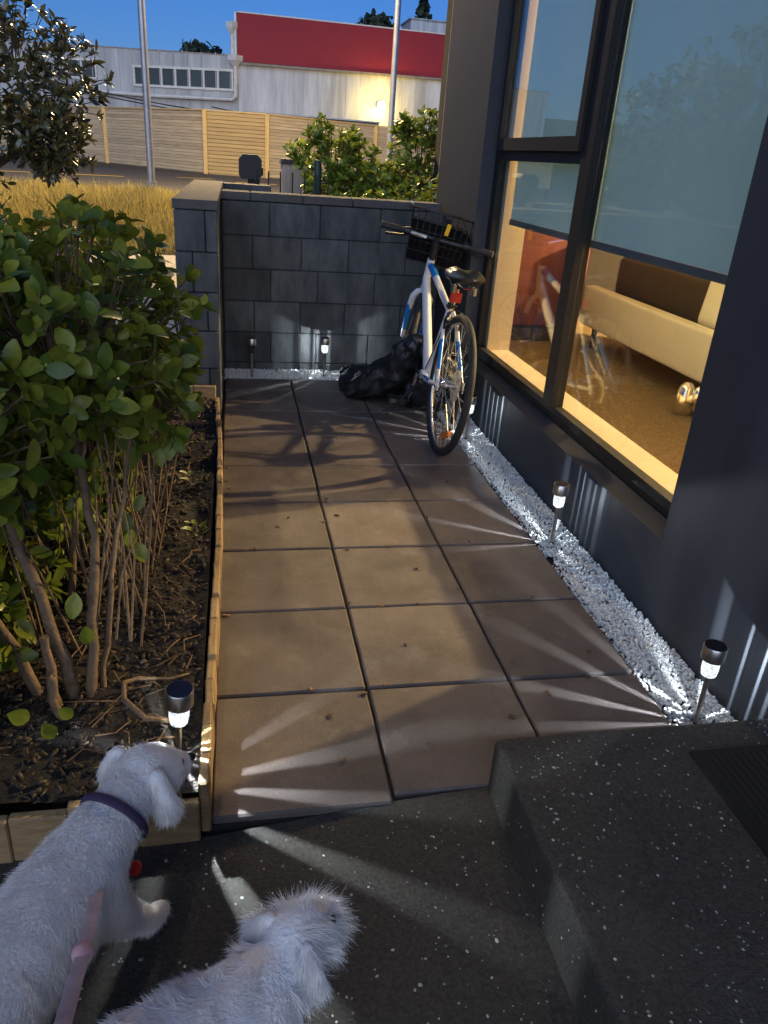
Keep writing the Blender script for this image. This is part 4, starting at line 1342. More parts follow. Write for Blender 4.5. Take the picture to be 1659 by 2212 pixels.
# rain heads and pipes
for (p, z, s) in ((on_left(0.0, 6.25, 0.3), 6.15, 1.0), (on_left(0.2, 0, 0.3), 7.9, 0.75)):
    part('rain_head', MB().lathe([(0.12, -0.35), (0.16, -0.30), (0.46 * s, 0.0), (0.46 * s, 0.28)], W((p.x, p.y, z)), seg=4), 'white_trim', wh)
pp = [on_left(0.2, 8.0, .25), on_left(0.2, 6.4, .25)]
part('downpipe', MB().tube([W(p) for p in pp], 0.12, 8), 'white_trim', wh, smooth='auto')
pp = [on_left(0.0, 6.0, .3), on_left(0.0, 4.2, .3), on_left(0.25, 4.0, .3), on_left(6.0, 3.98, .3), on_left(14, 4.1, .3)]
part('downpipe', MB().tube([W(p) for p in pp], 0.11, 8), 'white_trim', wh, smooth='auto')
part('low_canopy', MB().box(W((5.2, 53.0, 3.35)), (8.5, 1.2, 0.08)).box(W((5.2, 53.2, 2.6)), (8.5, 0.6, 1.4)), 'grey_clad', wh)
part('roof', MB().box(W((8.6, 63.0, 6.2)), (16, 17, 0.1)), 'grey_clad', wh)

fld = thing('floodlight', 'glowing yellow floodlight on the white warehouse wall', 'floodlight', (9.62, 53.35, 4.36))
part('housing', MB().box((0, 0.12, 0.05), (0.5, 0.25, 0.4), taper=.8), 'black_paint', fld)
part('bracket', MB().tube([(0, 0.2, 0), (0, 0.9, 0.25)], 0.05, 6), 'black_paint', fld)
part('lamp_face', MB().lathe([(0.21, -0.04), (0.25, 0.0), (0.21, 0.03)], seg=20, M4=Matrix.Rotation(R_(90), 4, 'X')), lamp_mat('flood_face', (1, 0.84, 0.42, 1), 60), fld, smooth=True)
d = bpy.data.lights.new('flood_light', 'POINT'); d.energy = FLOOD_W; d.color = (1, 0.66, 0.10); d.shadow_soft_size = 0.3
o = bpy.data.objects.new('flood_light', d); COL.objects.link(o); o.parent = fld; o.location = (0, -0.30, 0.0)

# power cables in front of the warehouse
cbm = MB()
for (a, b, sag) in (((-11, 46, 4.1), (4, 46, 2.75), .3), ((-11, 46, 3.95), (6, 46, 2.5), .35), ((-1, 46, 3.2), (9, 46, 2.6), .2)):
    a, b = Vector(a), Vector(b)
    cbm.tube([a.lerp(b, t / 10) - Vector((0, 0, sag * 4 * (t / 10) * (1 - t / 10))) for t in range(11)], 0.03, 5)
tag(link('power_cable', cbm.mesh('power_cable'), 'wire'), 'dark sagging cables strung in front of the warehouse wall', 'cable')

# hillside
hb = thing('hill_house', 'white flat-roofed building on the hill behind the red fascia', 'house', (27.0, 112, 13.0))
part('walls', MB().box((0, 0, 2.2), (9, 6, 4.4)), 'white_clad', hb)
part('roof', MB().box((0, 0, 4.46), (9.4, 6.4, 0.14)), 'grey_clad', hb)
for sxx in (-3, -1, 1, 3):
    part('window', MB().box((sxx, -3.02, 2.6), (0.9, 0.06, 1.1)), 'dark_pane', hb)


def far_tree(x, y, z, w, h, lab, conical=False):
    t = thing('hill_tree', lab, 'tree', (x, y, z))
    part('trunk', MB().tube([(0, 0, -2), (0, 0, h * .6)], [0.3, 0.12], 7), 'trunk', t)
    lv = []
    for _ in range(420):
        d = rand_dir()
        r = 0.4 + 0.6 * random.random()
        p = Vector((d.x * w / 2 * r, d.y * w / 2 * r, h * .5 + d.z * h / 2 * r))
        if conical: p.x *= 1.15 - p.z / h; p.y *= 1.15 - p.z / h
        lv.append(leaf_frame(p, rand_dir(), d, random.uniform(.6, 1.2)))
    lm = [leaf_mesh('leaf_clump', 0.9 if not conical else 0.6, 0.6, .2, .3)]
    lm[0].materials.append(M['far_leaf'])
    V = merge_instances('crown', np.array([v.co[:] for v in lm[0].vertices]), np.array([p.vertices[:] for p in lm[0].polygons]), np.array([np.array(q) for q in lv]))
    o = link('crown', V, 'far_leaf', t)


far_tree(-3.6, 120, 11.0, 6.5, 2.6, 'dark tree on the skyline left of the red fascia')
far_tree(19.3, 116, 15.3, 5.5, 3.4, 'dark tree on the hill left of the white hill building')
far_tree(26.5, 121, 17.2, 2.6, 5.4, 'narrow pointed conifer on the hill above the white building', True)
far_tree(33.5, 119, 13.5, 7.5, 6.2, 'broad dark tree on the hill nearest the house corner')
far_tree(38.5, 117, 12.5, 7.0, 7.0, 'tall dark tree on the hill half hidden by the house corner')

# ------------------------------------------------------------------ bicycle
bk = thing('bicycle', 'white and blue bicycle with a front basket leaning by the window', 'bicycle')
psi, lam = R_(1.0), R_(6.5)
hd_ = Vector((math.sin(psi), math.cos(psi), 0)); rr_ = Vector((math.cos(psi), -math.sin(psi), 0))
up_ = Vector((0, 0, 1)) * math.cos(lam) + rr_ * math.sin(lam)
sd_ = hd_.cross(up_)
B4 = Matrix(((sd_.x, hd_.x, up_.x, 1.022), (sd_.y, hd_.y, up_.y, 1.772), (sd_.z, hd_.z, up_.z, 0.0), (0, 0, 0, 1)))
bk.matrix_world = B4
# local axes: x = right, y = forward, z = up ; origin at the rear tyre contact
WR = 0.333
RA_ = Vector((0, 0, WR)); FA_ = Vector((0, 1.03, WR))
BB = Vector((0, 0.43, 0.27)); ST = Vector((0, 0.26, 0.665)); HT = Vector((0, 0.835, 0.80)); HB = Vector((0, 0.875, 0.665))
SEAT = Vector((0, 0.215, 0.80))
fm = MB()
fm.tube([HT + Vector((0, .004, 0.01)), HB - Vector((0, -.006, 0.03))], [0.021, 0.022], 14)
fm.tube([HB + Vector((0, -.01, 0.03)), BB], [0.024, 0.026], 14, flat=1.25)
fm.tube([HT + Vector((0, .0, -0.02)), ST + Vector((0, 0, -0.03))], [0.019, 0.016], 12)
fm.tube([ST, BB], 0.0165, 12)
for s in (-1, 1):
    fm.tube([ST + Vector((s * .012, -0.01, -0.03)), Vector((s * .034, 0.20, 0.575)), Vector((s * .062, 0.0, WR))], [0.011, 0.010, 0.008], 10)
    fm.tube([BB + Vector((s * .03, -0.02, 0)), Vector((s * .055, 0.25, 0.285)), Vector((s * .062, 0.0, WR))], [0.012, 0.011, 0.010], 10)
    fm.box(Vector((s * .062, 0, WR)), (0.006, 0.04, 0.05))
fm.tube([Vector((-.030, 0.215, 0.60)), Vector((.030, 0.215, 0.60))], 0.007, 8)
fm.tube([BB - Vector((.04, 0, 0)), BB + Vector((.04, 0, 0))], 0.024, 14)
frm = part('frame', fm, 'bike_white', bk, smooth='auto')
part('blue_panel', MB().tube([HT.lerp(ST, .05) + Vector((0, 0, -.02)), HT.lerp(ST, .32) + Vector((0, 0, -.022))], 0.0197, 12), 'bike_blue', frm, smooth='auto')
for s in (-1, 1):
    a, b = Vector((s * .034, 0.20, 0.575)), Vector((s * .062, 0.0, WR))
    part('blue_panel', MB().tube([a.lerp(b, .25), a.lerp(b, .75)], 0.0104, 10), 'bike_blue', frm, smooth='auto')
    part('blue_panel', MB().tube([BB.lerp(Vector((s * .055, 0.25, 0.285)), .5) + Vector((s * .012, 0, 0)), Vector((s * .055, 0.25, 0.285)).lerp(Vector((s * .062, 0, WR)), .4)], 0.0125, 10), 'bike_blue', frm, smooth='auto')
dc = MB()
dd = (BB - HB).normalized(); dn = Vector((-1, 0, 0))
for t0, t1 in ((.30, .44), (.50, .54), (.60, .72)):
    q0, q1 = HB.lerp(BB, t0), HB.lerp(BB, t1)
    dc.tube([q0 + Vector((-.021, -.012, 0)), q1 + Vector((-.021, -.012, 0))], 0.007, 6)
part('dark_lettering', dc, 'decal', frm)

fkm = Matrix.Identity(4)
# front assembly steered to the right about the head axis
axis = (HT - HB).normalized()
STEER = Matrix.Translation(HB) @ Matrix.Rotation(R_(-14), 4, axis) @ Matrix.Translation(-HB)


def st(p): return STEER @ Vector(p)


fk = MB()
fk.tube([st(HB + Vector((0, .005, -.03))), st(HB + Vector((0, .02, -.075)))], 0.02, 10)
for s in (-1, 1):
    fk.tube([st(HB + Vector((s * .006, .012, -.035))), st(HB + Vector((s * .030, .02, -.045))), st(HB + Vector((s * .048, .028, -.075))), st((s * .056, 0.95, 0.50)), st((s * .052, 1.03, WR))], [0.016, 0.018, 0.019, 0.017, 0.012], 12)
fko = part('fork', fk, 'bike_white', bk, smooth='auto')
for s in (-1, 1):
    a, b = Vector((s * .056, 0.95, 0.50)), Vector((s * .052, 1.03, WR))
    c = HB + Vector((s * .052, .03, -.075))
    part('blue_panel', MB().tube([st(c.lerp(a, .55)), st(a), st(a.lerp(b, .7))], [0.0185, 0.0178, 0.0142], 12), 'bike_blue', fko, smooth='auto')


def wheel(name, c, axis, reflect=False):
    c = Vector(c); axis = Vector(axis).normalized()
    rim = part(name, MB().ring(c, axis, WR - 0.036, 0.009, 56, 8, 1.1), 'alloy', bk, smooth=True)
    part('tyre', MB().ring(c, axis, WR - 0.0185, 0.0185, 64, 12, 1.0), 'rubber', rim, smooth=True)
    part('hub', MB().tube([c - axis * .05, c - axis * .03, c - axis * .026, c + axis * .026, c + axis * .03, c + axis * .05], [.008, .022, .014, .014, .022, .008], 12), 'alloy', rim, smooth='auto')
    ref = Vector((0, 0, 1)); u = axis.cross(ref).normalized(); w = axis.cross(u)
    for k in range(28):
        a = 2 * math.pi * k / 28
        side = 1 if k % 2 else -1
        a2 = a + (0.9 if (k // 2) % 2 else -0.9)
        p0 = c + axis * side * 0.028 + (u * math.cos(a2) + w * math.sin(a2)) * 0.02
        p1 = c + (u * math.cos(a) + w * math.sin(a)) * (WR - 0.044)
        part('spoke', MB().tube([p0, p1], 0.0014, 5, cap=False), 'spoke', rim)
    if reflect:
        a = math.radians(62)
        mb = MB()
        d0 = Vector((0, -0.45, -0.89)).normalized(); t0 = Vector((0, .89, -.45)).normalized()
        q = c + d0 * 0.235
        mb.box(Vector((0, 0, 0)), (0.014, 0.028, 0.115))
        rot = Matrix((axis, d0, axis.cross(d0))).transposed()
        mb.v = [tuple(q + rot @ Vector((v[0], v[1], v[2]))) for v in mb.v]
        part('spoke_reflector', mb, 'orange', rim)
    return rim


rwh = wheel('rear_wheel', RA_, (1, 0, 0), True)
fax = STEER.to_3x3() @ Vector((1, 0, 0))
wheel('front_wheel', st(FA_), fax)
part('spoke_guard', MB().lathe([(0.028, 0.0), (0.075, 0.001), (0.075, 0.003), (0.028, 0.004)], seg=28, M4=Matrix.Translation(RA_ + Vector((.026, 0, 0))) @ Matrix.Rotation(R_(90), 4, 'Y')), lamp := mat('clear_guard', (0.62, 0.55, 0.40, 1), 0.35), rwh, smooth='auto')
cg = MB()
for k in range(6):
    cg.ring(RA_ + Vector((.034 + .004 * k, 0, 0)), (1, 0, 0), 0.05 - .004 * k, 0.003, 22, 5, .6)
part('cassette', cg, 'dark_alloy', rwh)
# drivetrain
cr = MB()
cr.ring(BB + Vector((.055, 0, 0)), (1, 0, 0), 0.088, 0.005, 36, 6, .6).ring(BB + Vector((.055, 0, 0)), (1, 0, 0), 0.06, 0.006, 30, 6, .5)
for k in range(5):
    a = k * 1.2566
    cr.tube([BB + Vector((.055, 0, 0)), BB + Vector((.055, math.cos(a) * .085, math.sin(a) * .085))], 0.006, 5)
part('chainring', cr, 'dark_alloy', bk)
ca = math.radians(-78)
cdir = Vector((0, math.cos(ca), math.sin(ca)))
for s, nm in ((-1, 1), (1, -1)):
    q0 = BB + Vector((s * .058, 0, 0)); q1 = q0 + cdir * 0.165 * nm + Vector((s * .015, 0, 0))
    part('crank_arm', MB().tube([q0, q1], [0.014, 0.011], 8, flat=.7), 'alloy' if s > 0 else 'alloy', bk, smooth='auto')
    pd = MB()
    pc = q1 + Vector((s * .06, 0, 0))
    for dy in (-.036, .036):
        pd.box(pc + Vector((0, dy, 0)), (0.085, 0.012, 0.024))
    for dx in (-.04, 0, .04):
        pd.box(pc + Vector((dx, 0, 0)), (0.012, 0.084, 0.022))
    part('pedal', pd, 'black_plastic', bk)
part('kickstand', MB().tube([Vector((-.035, 0.40, 0.235)), Vector((-.06, 0.42, 0.20)), Vector((-.165, 0.45, 0.045)), Vector((-.195, 0.455, 0.028))], [.013, .011, .010, .015], 8), 'black_plastic', bk, smooth='auto')
part('chain', MB().tube([BB + Vector((.055, 0, .085)), RA_ + Vector((.05, 0, .045)), RA_ + Vector((.05, -.045, 0)), RA_ + Vector((.05, -.01, -.08)), RA_ + Vector((.05, .02, -.17)), RA_ + Vector((.05, .05, -.16)), BB + Vector((.055, 0, -.085))], .004, 5), 'dark_alloy', bk)
part('derailleur', MB().box(RA_ + Vector((.055, .0, -.10)), (.014, .04, .12)).box(RA_ + Vector((.055, .03, -.16)), (.012, .05, .05)), 'dark_alloy', bk)
bkm = MB()
for s in (-1, 1):
    bkm.tube([Vector((s * .036, 0.175, 0.565)), Vector((s * .044, 0.16, 0.61)), Vector((s * .028, .155, .65))], .007, 6)
    bkm.box(Vector((s * .026, 0.165, .60)), (.012, .05, .014))
bkm.tube([Vector((-.044, .155, .64)), Vector((0.0, .165, .66)), Vector((.04, .155, .645))], .0025, 5)
part('rear_brake', bkm, 'dark_alloy', bk)
# seat
part('seat_post', MB().tube([ST + Vector((0, .004, -.02)), SEAT + Vector((0, 0.0, -.045))], 0.0135, 12), 'alloy', bk, smooth='auto')
part('seat_clamp', MB().tube([ST + Vector((0, 0, -.015)), ST + Vector((0, -.001, .012))], 0.02, 12).tube([ST + Vector((-.03, -.02, 0)), ST + Vector((.025, -.02, 0))], .006, 6), 'dark_alloy', bk)
secs = [(-0.135, .045, .035, .012), (-0.12, .090, .060, .015), (-0.06, .098, .066, .018), (0.0, .075, .055, .010), (0.06, .042, .042, .004), (0.12, .026, .032, .0), (0.155, .018, .022, -.006)]
vs, fs = [], []
ns = 16
for (yy, hw, hh, zc) in secs:
    for k in range(ns):
        a = 2 * math.pi * k / ns
        x = hw * math.copysign(abs(math.cos(a)) ** .8, math.cos(a)); z = hh * math.sin(a)
        groove = -0.016 * math.exp(-(x / 0.022) ** 2) if (math.sin(a) > 0.3 and yy < 0.05) else 0
        if math.sin(a) < 0: z *= 0.75
        vs.append(SEAT + Vector((x, yy, z * .62 + zc + groove)))
for i in range(len(secs) - 1):
    for k in range(ns):
        a, b = i * ns + k, i * ns + (k + 1) % ns
        fs.append((a, b, b + ns, a + ns))
fs.append(tuple(range(ns - 1, -1, -1))); fs.append(tuple((len(secs) - 1) * ns + k for k in range(ns)))
sdl = part('saddle', MB().add(vs, fs), 'saddle', bk, smooth='auto')
mk = MB().ring(SEAT + Vector((0.036, -0.137, 0.018)), (0.1, 1, 0.1), 0.006, 0.0016, 14, 5, 1, math.pi * 0.0, math.pi * 1.0)
part('emblem', mk, 'bike_white', sdl)
sr = MB()
for s in (-1, 1):
    sr.tube([SEAT + Vector((s * .045, -.11, -.022)), SEAT + Vector((s * .03, -.05, -.04)), SEAT + Vector((s * .022, .05, -.035)), SEAT + Vector((s * .012, .12, -.012))], .0045, 6)
    sr.tube([SEAT + Vector((s * .05, -.11, -.055)), SEAT + Vector((s * .05, -.112, -.02))], .014, 10)
part('saddle_rails', sr, 'chrome', sdl, smooth='auto')
rlm = MB().box(ST + Vector((0, -0.045, 0.045)), (0.052, 0.03, 0.045))
part('rear_light', rlm, 'red_lens', bk)
part('light_bracket', MB().box(ST + Vector((0, -0.02, 0.045)), (0.03, 0.03, 0.04)), 'black_plastic', bk)
# bars
HC = HT + axis * 0.095
part('stem', MB().tube([st(HT + axis * .008), st(HT + axis * .10)], 0.017, 12).tube([st(HC), st(HC + Vector((0, .05, .02)))], 0.016, 10), 'dark_alloy', bk, smooth='auto')
bc = HC + Vector((0, .06, .025))
bar = [(-.30, -.06, .0), (-.20, -.035, .0), (-.08, 0, -.005), (.08, 0, -.005), (.20, -.035, .0), (.30, -.06, .0)]
bo = part('handlebar', MB().tube([st(bc + Vector(p)) for p in bar], 0.0125, 12), 'dark_alloy', bk, smooth='auto')
for s in (-1, 1):
    part('grip', MB().tube([st(bc + Vector((s * .19, -.033, 0))), st(bc + Vector((s * .305, -.062, 0)))], 0.0165, 14), 'grip', bo, smooth='auto')
    part('grip_cap', MB().tube([st(bc + Vector((s * .3055, -.0622, 0))), st(bc + Vector((s * .311, -.064, 0)))], 0.0172, 14), 'grip', bo, smooth='auto')
    part('brake_lever', MB().tube([st(bc + Vector((s * .155, -.01, -.012))), st(bc + Vector((s * .19, .03, -.028))), st(bc + Vector((s * .28, .0, -.04)))], [.009, .006, .006], 8), 'dark_alloy', bo, smooth='auto')
    part('shifter', MB().lathe([(.016, -.02), (.022, -.012), (.022, .012), (.014, .02)], seg=12, M4=Matrix.Translation(st(bc + Vector((s * .165, -.02, 0)))) @ Matrix.Rotation(R_(90), 4, 'Y')), 'black_plastic', bo, smooth='auto')
part('bar_sleeve', MB().tube([st(bc + Vector((-.155, -.021, -.002))), st(bc + Vector((-.06, 0, -.005)))], 0.0145, 12), 'alloy', bo, smooth='auto')
# wire basket on the bars
bs = MB()
T0, T1, Bz0, Bz1 = 0.165, 0.135, 0.0, 0.0
bo_ = bc + Vector((0, .045, .125))      # top rear middle


def basket_pt(x, y, t):      # t 0 top .. 1 bottom
    return st(bo_ + Vector((x * (1 - .18 * t), (y * .24) * (1 - .2 * t) + .02 * t, -.27 * t)))


for t, r in ((0, .0050), (.2, .003), (.4, .0026), (.6, .0026), (.8, .0026), (1, .004)):
    loop = [(-.17, 0), (-.17, 1), (.17, 1), (.17, 0), (-.17, 0)]
    for (x0, y0), (x1, y1) in zip(loop[:-1], loop[1:]):
        bs.tube([basket_pt(x0, y0, t), basket_pt(x1, y1, t)], r, 6)
for k in range(10):
    x = -.17 + .34 * k / 9
    for yy in (0, 1):
        bs.tube([basket_pt(x, yy, 0), basket_pt(x, yy, 1)], .0024, 5)
    bs.tube([basket_pt(x, 0, 1), basket_pt(x, 1, 1)], .0018, 5)
for k in range(1, 7):
    yy = k / 7
    for x in (-.17, .17):
        bs.tube([basket_pt(x, yy, 0), basket_pt(x, yy, 1)], .0024, 5)
    bs.tube([basket_pt(-.17, yy, 1), basket_pt(.17, yy, 1)], .0018, 5)
bko = part('basket', bs, 'wire', bk, smooth=True)
for s in (-1, 1):
    part('basket_handle', MB().tube([basket_pt(s * .17, .35, 0), basket_pt(s * .185, .4, -.14), basket_pt(s * .185, .6, -.14), basket_pt(s * .17, .65, 0)], .004, 7), 'chrome', bko, smooth=True)
part('basket_liner', MB().add([basket_pt(x, y, t) for x, y, t in ((-.165, .03, .24), (.165, .03, .24), (.165, .97, .24), (-.165, .97, .24), (-.165, .03, .97), (.165, .03, .97), (.165, .97, .97), (-.165, .97, .97))],
      [(0, 1, 5, 4), (1, 2, 6, 5), (2, 3, 7, 6), (3, 0, 4, 7), (4, 5, 6, 7)]), 'liner', bko)
part('yellow_tag', MB().box(st(bc + Vector((.045, .02, .055))), (.022, .006, .062), Euler((0.3, .1, 0)).to_matrix()), 'yellow', bo)
cbl = MB()
cbl.tube([st(bc + Vector((-.15, 0, 0))), st(bc + Vector((-.08, .10, .04))), st(bc + Vector((.0, .06, -.04))), HB + Vector((-.03, -.03, 0))], .003, 5)
cbl.tube([st(bc + Vector((.15, 0, 0))), st(bc + Vector((.08, .10, .05))), st(bc + Vector((.02, .05, -.06))), HB + Vector((.03, -.03, 0))], .003, 5)
cbl.tube([BB + Vector((-.02, 0, .03)), ST + Vector((-.018, -.01, -.1)), Vector((-.03, .11, .63))], .0028, 5)
part('cables', cbl, 'black_plastic', bk)


# ------------------------------------------------------------------ black plastic bag slumped under the bicycle
def lumpy(name, spine, seg, amp, freq, seed, flat_z=None):
    vs, fs = [], []
    n = len(spine)
    for i, (c, rx, rz) in enumerate(spine):
        c = Vector(c)
        t = (Vector(spine[min(i + 1, n - 1)][0]) - Vector(spine[max(i - 1, 0)][0])).normalized()
        u = t.cross(Vector((0, 0, 1))).normalized(); w = u.cross(t)
        for k in range(seg):
            a = 2 * math.pi * k / seg
            p = c + u * math.cos(a) * rx + w * math.sin(a) * rz
            d = (p - c).normalized()
            q = Vector((p.x * freq, p.y * freq, p.z * freq))
            f = abs(noise.noise(q + Vector((seed, 0, 0)))) * 1.5 + 0.5 * noise.noise(q * 2.7) - abs(noise.noise(Vector((a * 2.2, i * .18, seed)))) * 0.9
            p = p + d * amp * f
            if flat_z is not None and p.z < flat_z: p.z = flat_z + 0.001 * noise.noise(q * 5)
            vs.append(p)
    for i in range(n - 1):
        for k in range(seg):
            a, b = i * seg + k, i * seg + (k + 1) % seg
            fs.append((a, b, b + seg, a + seg))
    fs.append(tuple(range(seg - 1, -1, -1))); fs.append(tuple((n - 1) * seg + k for k in range(seg)))
    return MB().add(vs, fs)


key = [((0.70, 2.83, 0.07), .05, .05), ((0.75, 2.80, 0.075), .15, .075), ((0.85, 2.70, 0.085), .21, .085), ((0.94, 2.58, 0.15), .17, .095), ((1.0, 2.47, 0.26), .12, .09), ((1.03, 2.40, 0.37), .09, .07), ((1.045, 2.35, 0.43), .05, .035)]
spine = []
for i in range(len(key) - 1):
    for s in range(7):
        t = s / 7
        spine.append((Vector(key[i][0]).lerp(Vector(key[i + 1][0]), t), key[i][1] * (1 - t) + key[i + 1][1] * t, key[i][2] * (1 - t) + key[i + 1][2] * t))
spine.append(key[-1])
bag = thing('plastic_bag', 'crumpled black plastic cover slumped on the paving under the bicycle', 'plastic bag', (0.85, 2.7, 0))
bm_ = lumpy('sheet', spine, 64, 0.034, 8.0, 3.3, 0.004)
bm_.v = [(v[0] - .85, v[1] - 2.7, v[2]) for v in bm_.v]
part('sheet', bm_, 'bag', bag, smooth=True)
key2 = [((1.06, 2.50, 0.05), .10, .05), ((1.12, 2.42, 0.12), .12, .12), ((1.17, 2.36, 0.24), .11, .13), ((1.17, 2.34, 0.36), .08, .08), ((1.16, 2.34, 0.42), .03, .03)]
spine2 = []
for i in range(len(key2) - 1):
    for s in range(6):
        t = s / 6
        spine2.append((Vector(key2[i][0]).lerp(Vector(key2[i + 1][0]), t), key2[i][1] * (1 - t) + key2[i + 1][1] * t, key2[i][2] * (1 - t) + key2[i + 1][2] * t))
bm2 = lumpy('folds', spine2, 40, 0.04, 9.0, 8.1, 0.004)
bm2.v = [(v[0] - .85, v[1] - 2.7, v[2]) for v in bm2.v]
part('bunched_end', bm2, 'bag', bag, smooth=True)


# ------------------------------------------------------------------ dogs
def blob_mesh(name, segs, voxel=0.008, smooth_it=4):
    """one continuous body from tapered capsules, fused by a voxel remesh"""
    bm = bmesh.new()
    for (a, ra, b, rb) in segs:
        a, b = Vector(a), Vector(b)
        n = max(2, int((b - a).length / (min(ra, rb) * 0.35)) + 1)
        for i in range(n + 1):
            t = i / n
            bmesh.ops.create_icosphere(bm, subdivisions=2, radius=ra + (rb - ra) * t, matrix=Matrix.Translation(a.lerp(b, t)))
    me = bpy.data.meshes.new(name + '_raw'); bm.to_mesh(me); bm.free()
    tmp = bpy.data.objects.new(name + '_raw', me); COL.objects.link(tmp)
    md = tmp.modifiers.new('r', 'REMESH'); md.mode = 'VOXEL'; md.voxel_size = voxel
    ms = tmp.modifiers.new('s', 'SMOOTH'); ms.iterations = smooth_it; ms.factor = 0.6
    dg = bpy.context.evaluated_depsgraph_get()
    out = bpy.data.meshes.new_from_object(tmp.evaluated_get(dg))
    out.name = name
    bpy.data.objects.remove(tmp); bpy.data.meshes.remove(me)
    return out


def fur_mesh(name, body, n, length_f, comb_f, width=0.0011, curl=0.35, skip=None):
    me = body
    me.calc_loop_triangles()
    V = np.array([v.co[:] for v in me.vertices]); T = np.array([t.vertices[:] for t in me.loop_triangles])
    A, B, C = V[T[:, 0]], V[T[:, 1]], V[T[:, 2]]
    cr_ = np.cross(B - A, C - A); ar = np.linalg.norm(cr_, axis=1)
    idx = rng.choice(len(T), n, p=ar / ar.sum())
    u, v = rng.random(n), rng.random(n)
    fl_ = u + v > 1; u[fl_] = 1 - u[fl_]; v[fl_] = 1 - v[fl_]
    P = A[idx] + (B[idx] - A[idx]) * u[:, None] + (C[idx] - A[idx]) * v[:, None]
    Nn = cr_[idx] / ar[idx][:, None]
    Ls, Dr = [], []
    for p, nn_ in zip(P, Nn):
        Ls.append(length_f(p)); Dr.append(comb_f(p, nn_))
    Ls = np.array(Ls) * rng.uniform(.6, 1.2, n); Dr = np.array(Dr)
    clump = np.array([[noise.noise(Vector(p * 30 + k * 9.1)) for k in range(3)] for p in P])
    Dr = Dr + clump * curl * 2.6 + rng.normal(0, min(.14, curl * .3), (n, 3))
    Dr /= np.linalg.norm(Dr, axis=1)[:, None]
    side = np.cross(Dr, rng.normal(0, 1, (n, 3))); side /= np.linalg.norm(side, axis=1)[:, None] + 1e-9
    bend = rng.normal(0, .35, (n, 3)) - np.array([0, 0, .35])
    vs = []
    for k, (t, w) in enumerate(((0, 1.0), (.4, .9), (.75, .65), (1.0, .12))):
        c = P + Dr * (Ls * t)[:, None] + bend * (Ls * t * t * .5)[:, None]
        vs.append(c - side * width * w * .5); vs.append(c + side * width * w * .5)
    vs = np.stack(vs, 1).reshape(-1, 3)
    f = np.array([(0, 1, 3, 2), (2, 3, 5, 4), (4, 5, 7, 6)])
    F = (f[None] + (np.arange(n) * 8)[:, None, None]).reshape(-1, 4)
    out = bpy.data.meshes.new(name)
    out.vertices.add(len(vs)); out.vertices.foreach_set('co', vs.astype(np.float32).ravel())
    out.loops.add(F.size); out.loops.foreach_set('vertex_index', F.astype(np.int32).ravel())
    out.polygons.add(len(F)); out.polygons.foreach_set('loop_start', np.arange(0, F.size, 4, dtype=np.int32)); out.polygons.foreach_set('loop_total', np.full(len(F), 4, dtype=np.int32))
    out.update(calc_edges=True)
    out.polygons.foreach_set('use_smooth', [True] * len(F))
    return out


gz = -0.035
dog = thing('dog', 'white dog in a purple collar stretching its head over the garden edging', 'dog', (-0.26, -0.80, gz))
do = Vector((-0.26, -0.80, gz))


def dl2(p): return Vector(p) - do


head1 = Vector((-0.105, -0.505, 0.235)); muz1 = Vector((-0.050, -0.445, 0.205))
S = [((-0.20, -0.68, 0.19), .088, (-0.28, -0.86, 0.195), .092), ((-0.28, -0.86, 0.195), .092, (-0.36, -1.03, 0.195), .088),
     ((-0.19, -0.66, 0.205), .075, (-0.135, -0.56, 0.235), .052), (head1, .064, head1 + Vector((.012, .015, -.004)), .060),
     (head1 + Vector((.02, .03, -.012)), .046, muz1, .027),
     ((-0.155, -0.70, 0.15), .048, (-0.125, -0.66, 0.07), .030), ((-0.125, -0.66, 0.07), .030, (-0.105, -0.615, 0.0), .024), ((-0.105, -0.615, -0.008), .024, (-0.085, -0.59, -0.012), .021),
     ((-0.26, -0.66, 0.15), .048, (-0.26, -0.62, 0.07), .030), ((-0.26, -0.62, 0.07), .030, (-0.25, -0.60, -0.01), .024),
     ((-0.30, -1.05, 0.17), .06, (-0.27, -0.98, 0.09), .040), ((-0.27, -0.98, 0.09), .036, (-0.285, -1.05, 0.05), .026), ((-0.285, -1.05, 0.05), .026, (-0.26, -1.02, -0.01), .022),
     ((-0.41, -1.02, 0.17), .06, (-0.40, -0.96, 0.09), .040), ((-0.40, -0.96, 0.09), .036, (-0.42, -1.02, 0.05), .026), ((-0.42, -1.02, 0.05), .026, (-0.40, -0.98, -0.01), .022),
     ((-0.37, -1.09, 0.24), .022, (-0.39, -1.14, 0.31), .018)]
b1 = blob_mesh('body', [(dl2(a), ra * .94, dl2(b), rb * .94) for a, ra, b, rb in S], 0.009)
part('body', b1, 'fur_skin', dog, smooth=True)
h1l = dl2(head1)


def len1(p):
    d = (Vector(p) - h1l).length
    return 0.011 if d < 0.1 else (0.014 if p[2] > 0.12 else 0.010)


def comb1(p, n_):
    back = np.array([-0.4, -0.8, -0.25]) * 0.8
    return n_ * 0.55 + back * 1.1


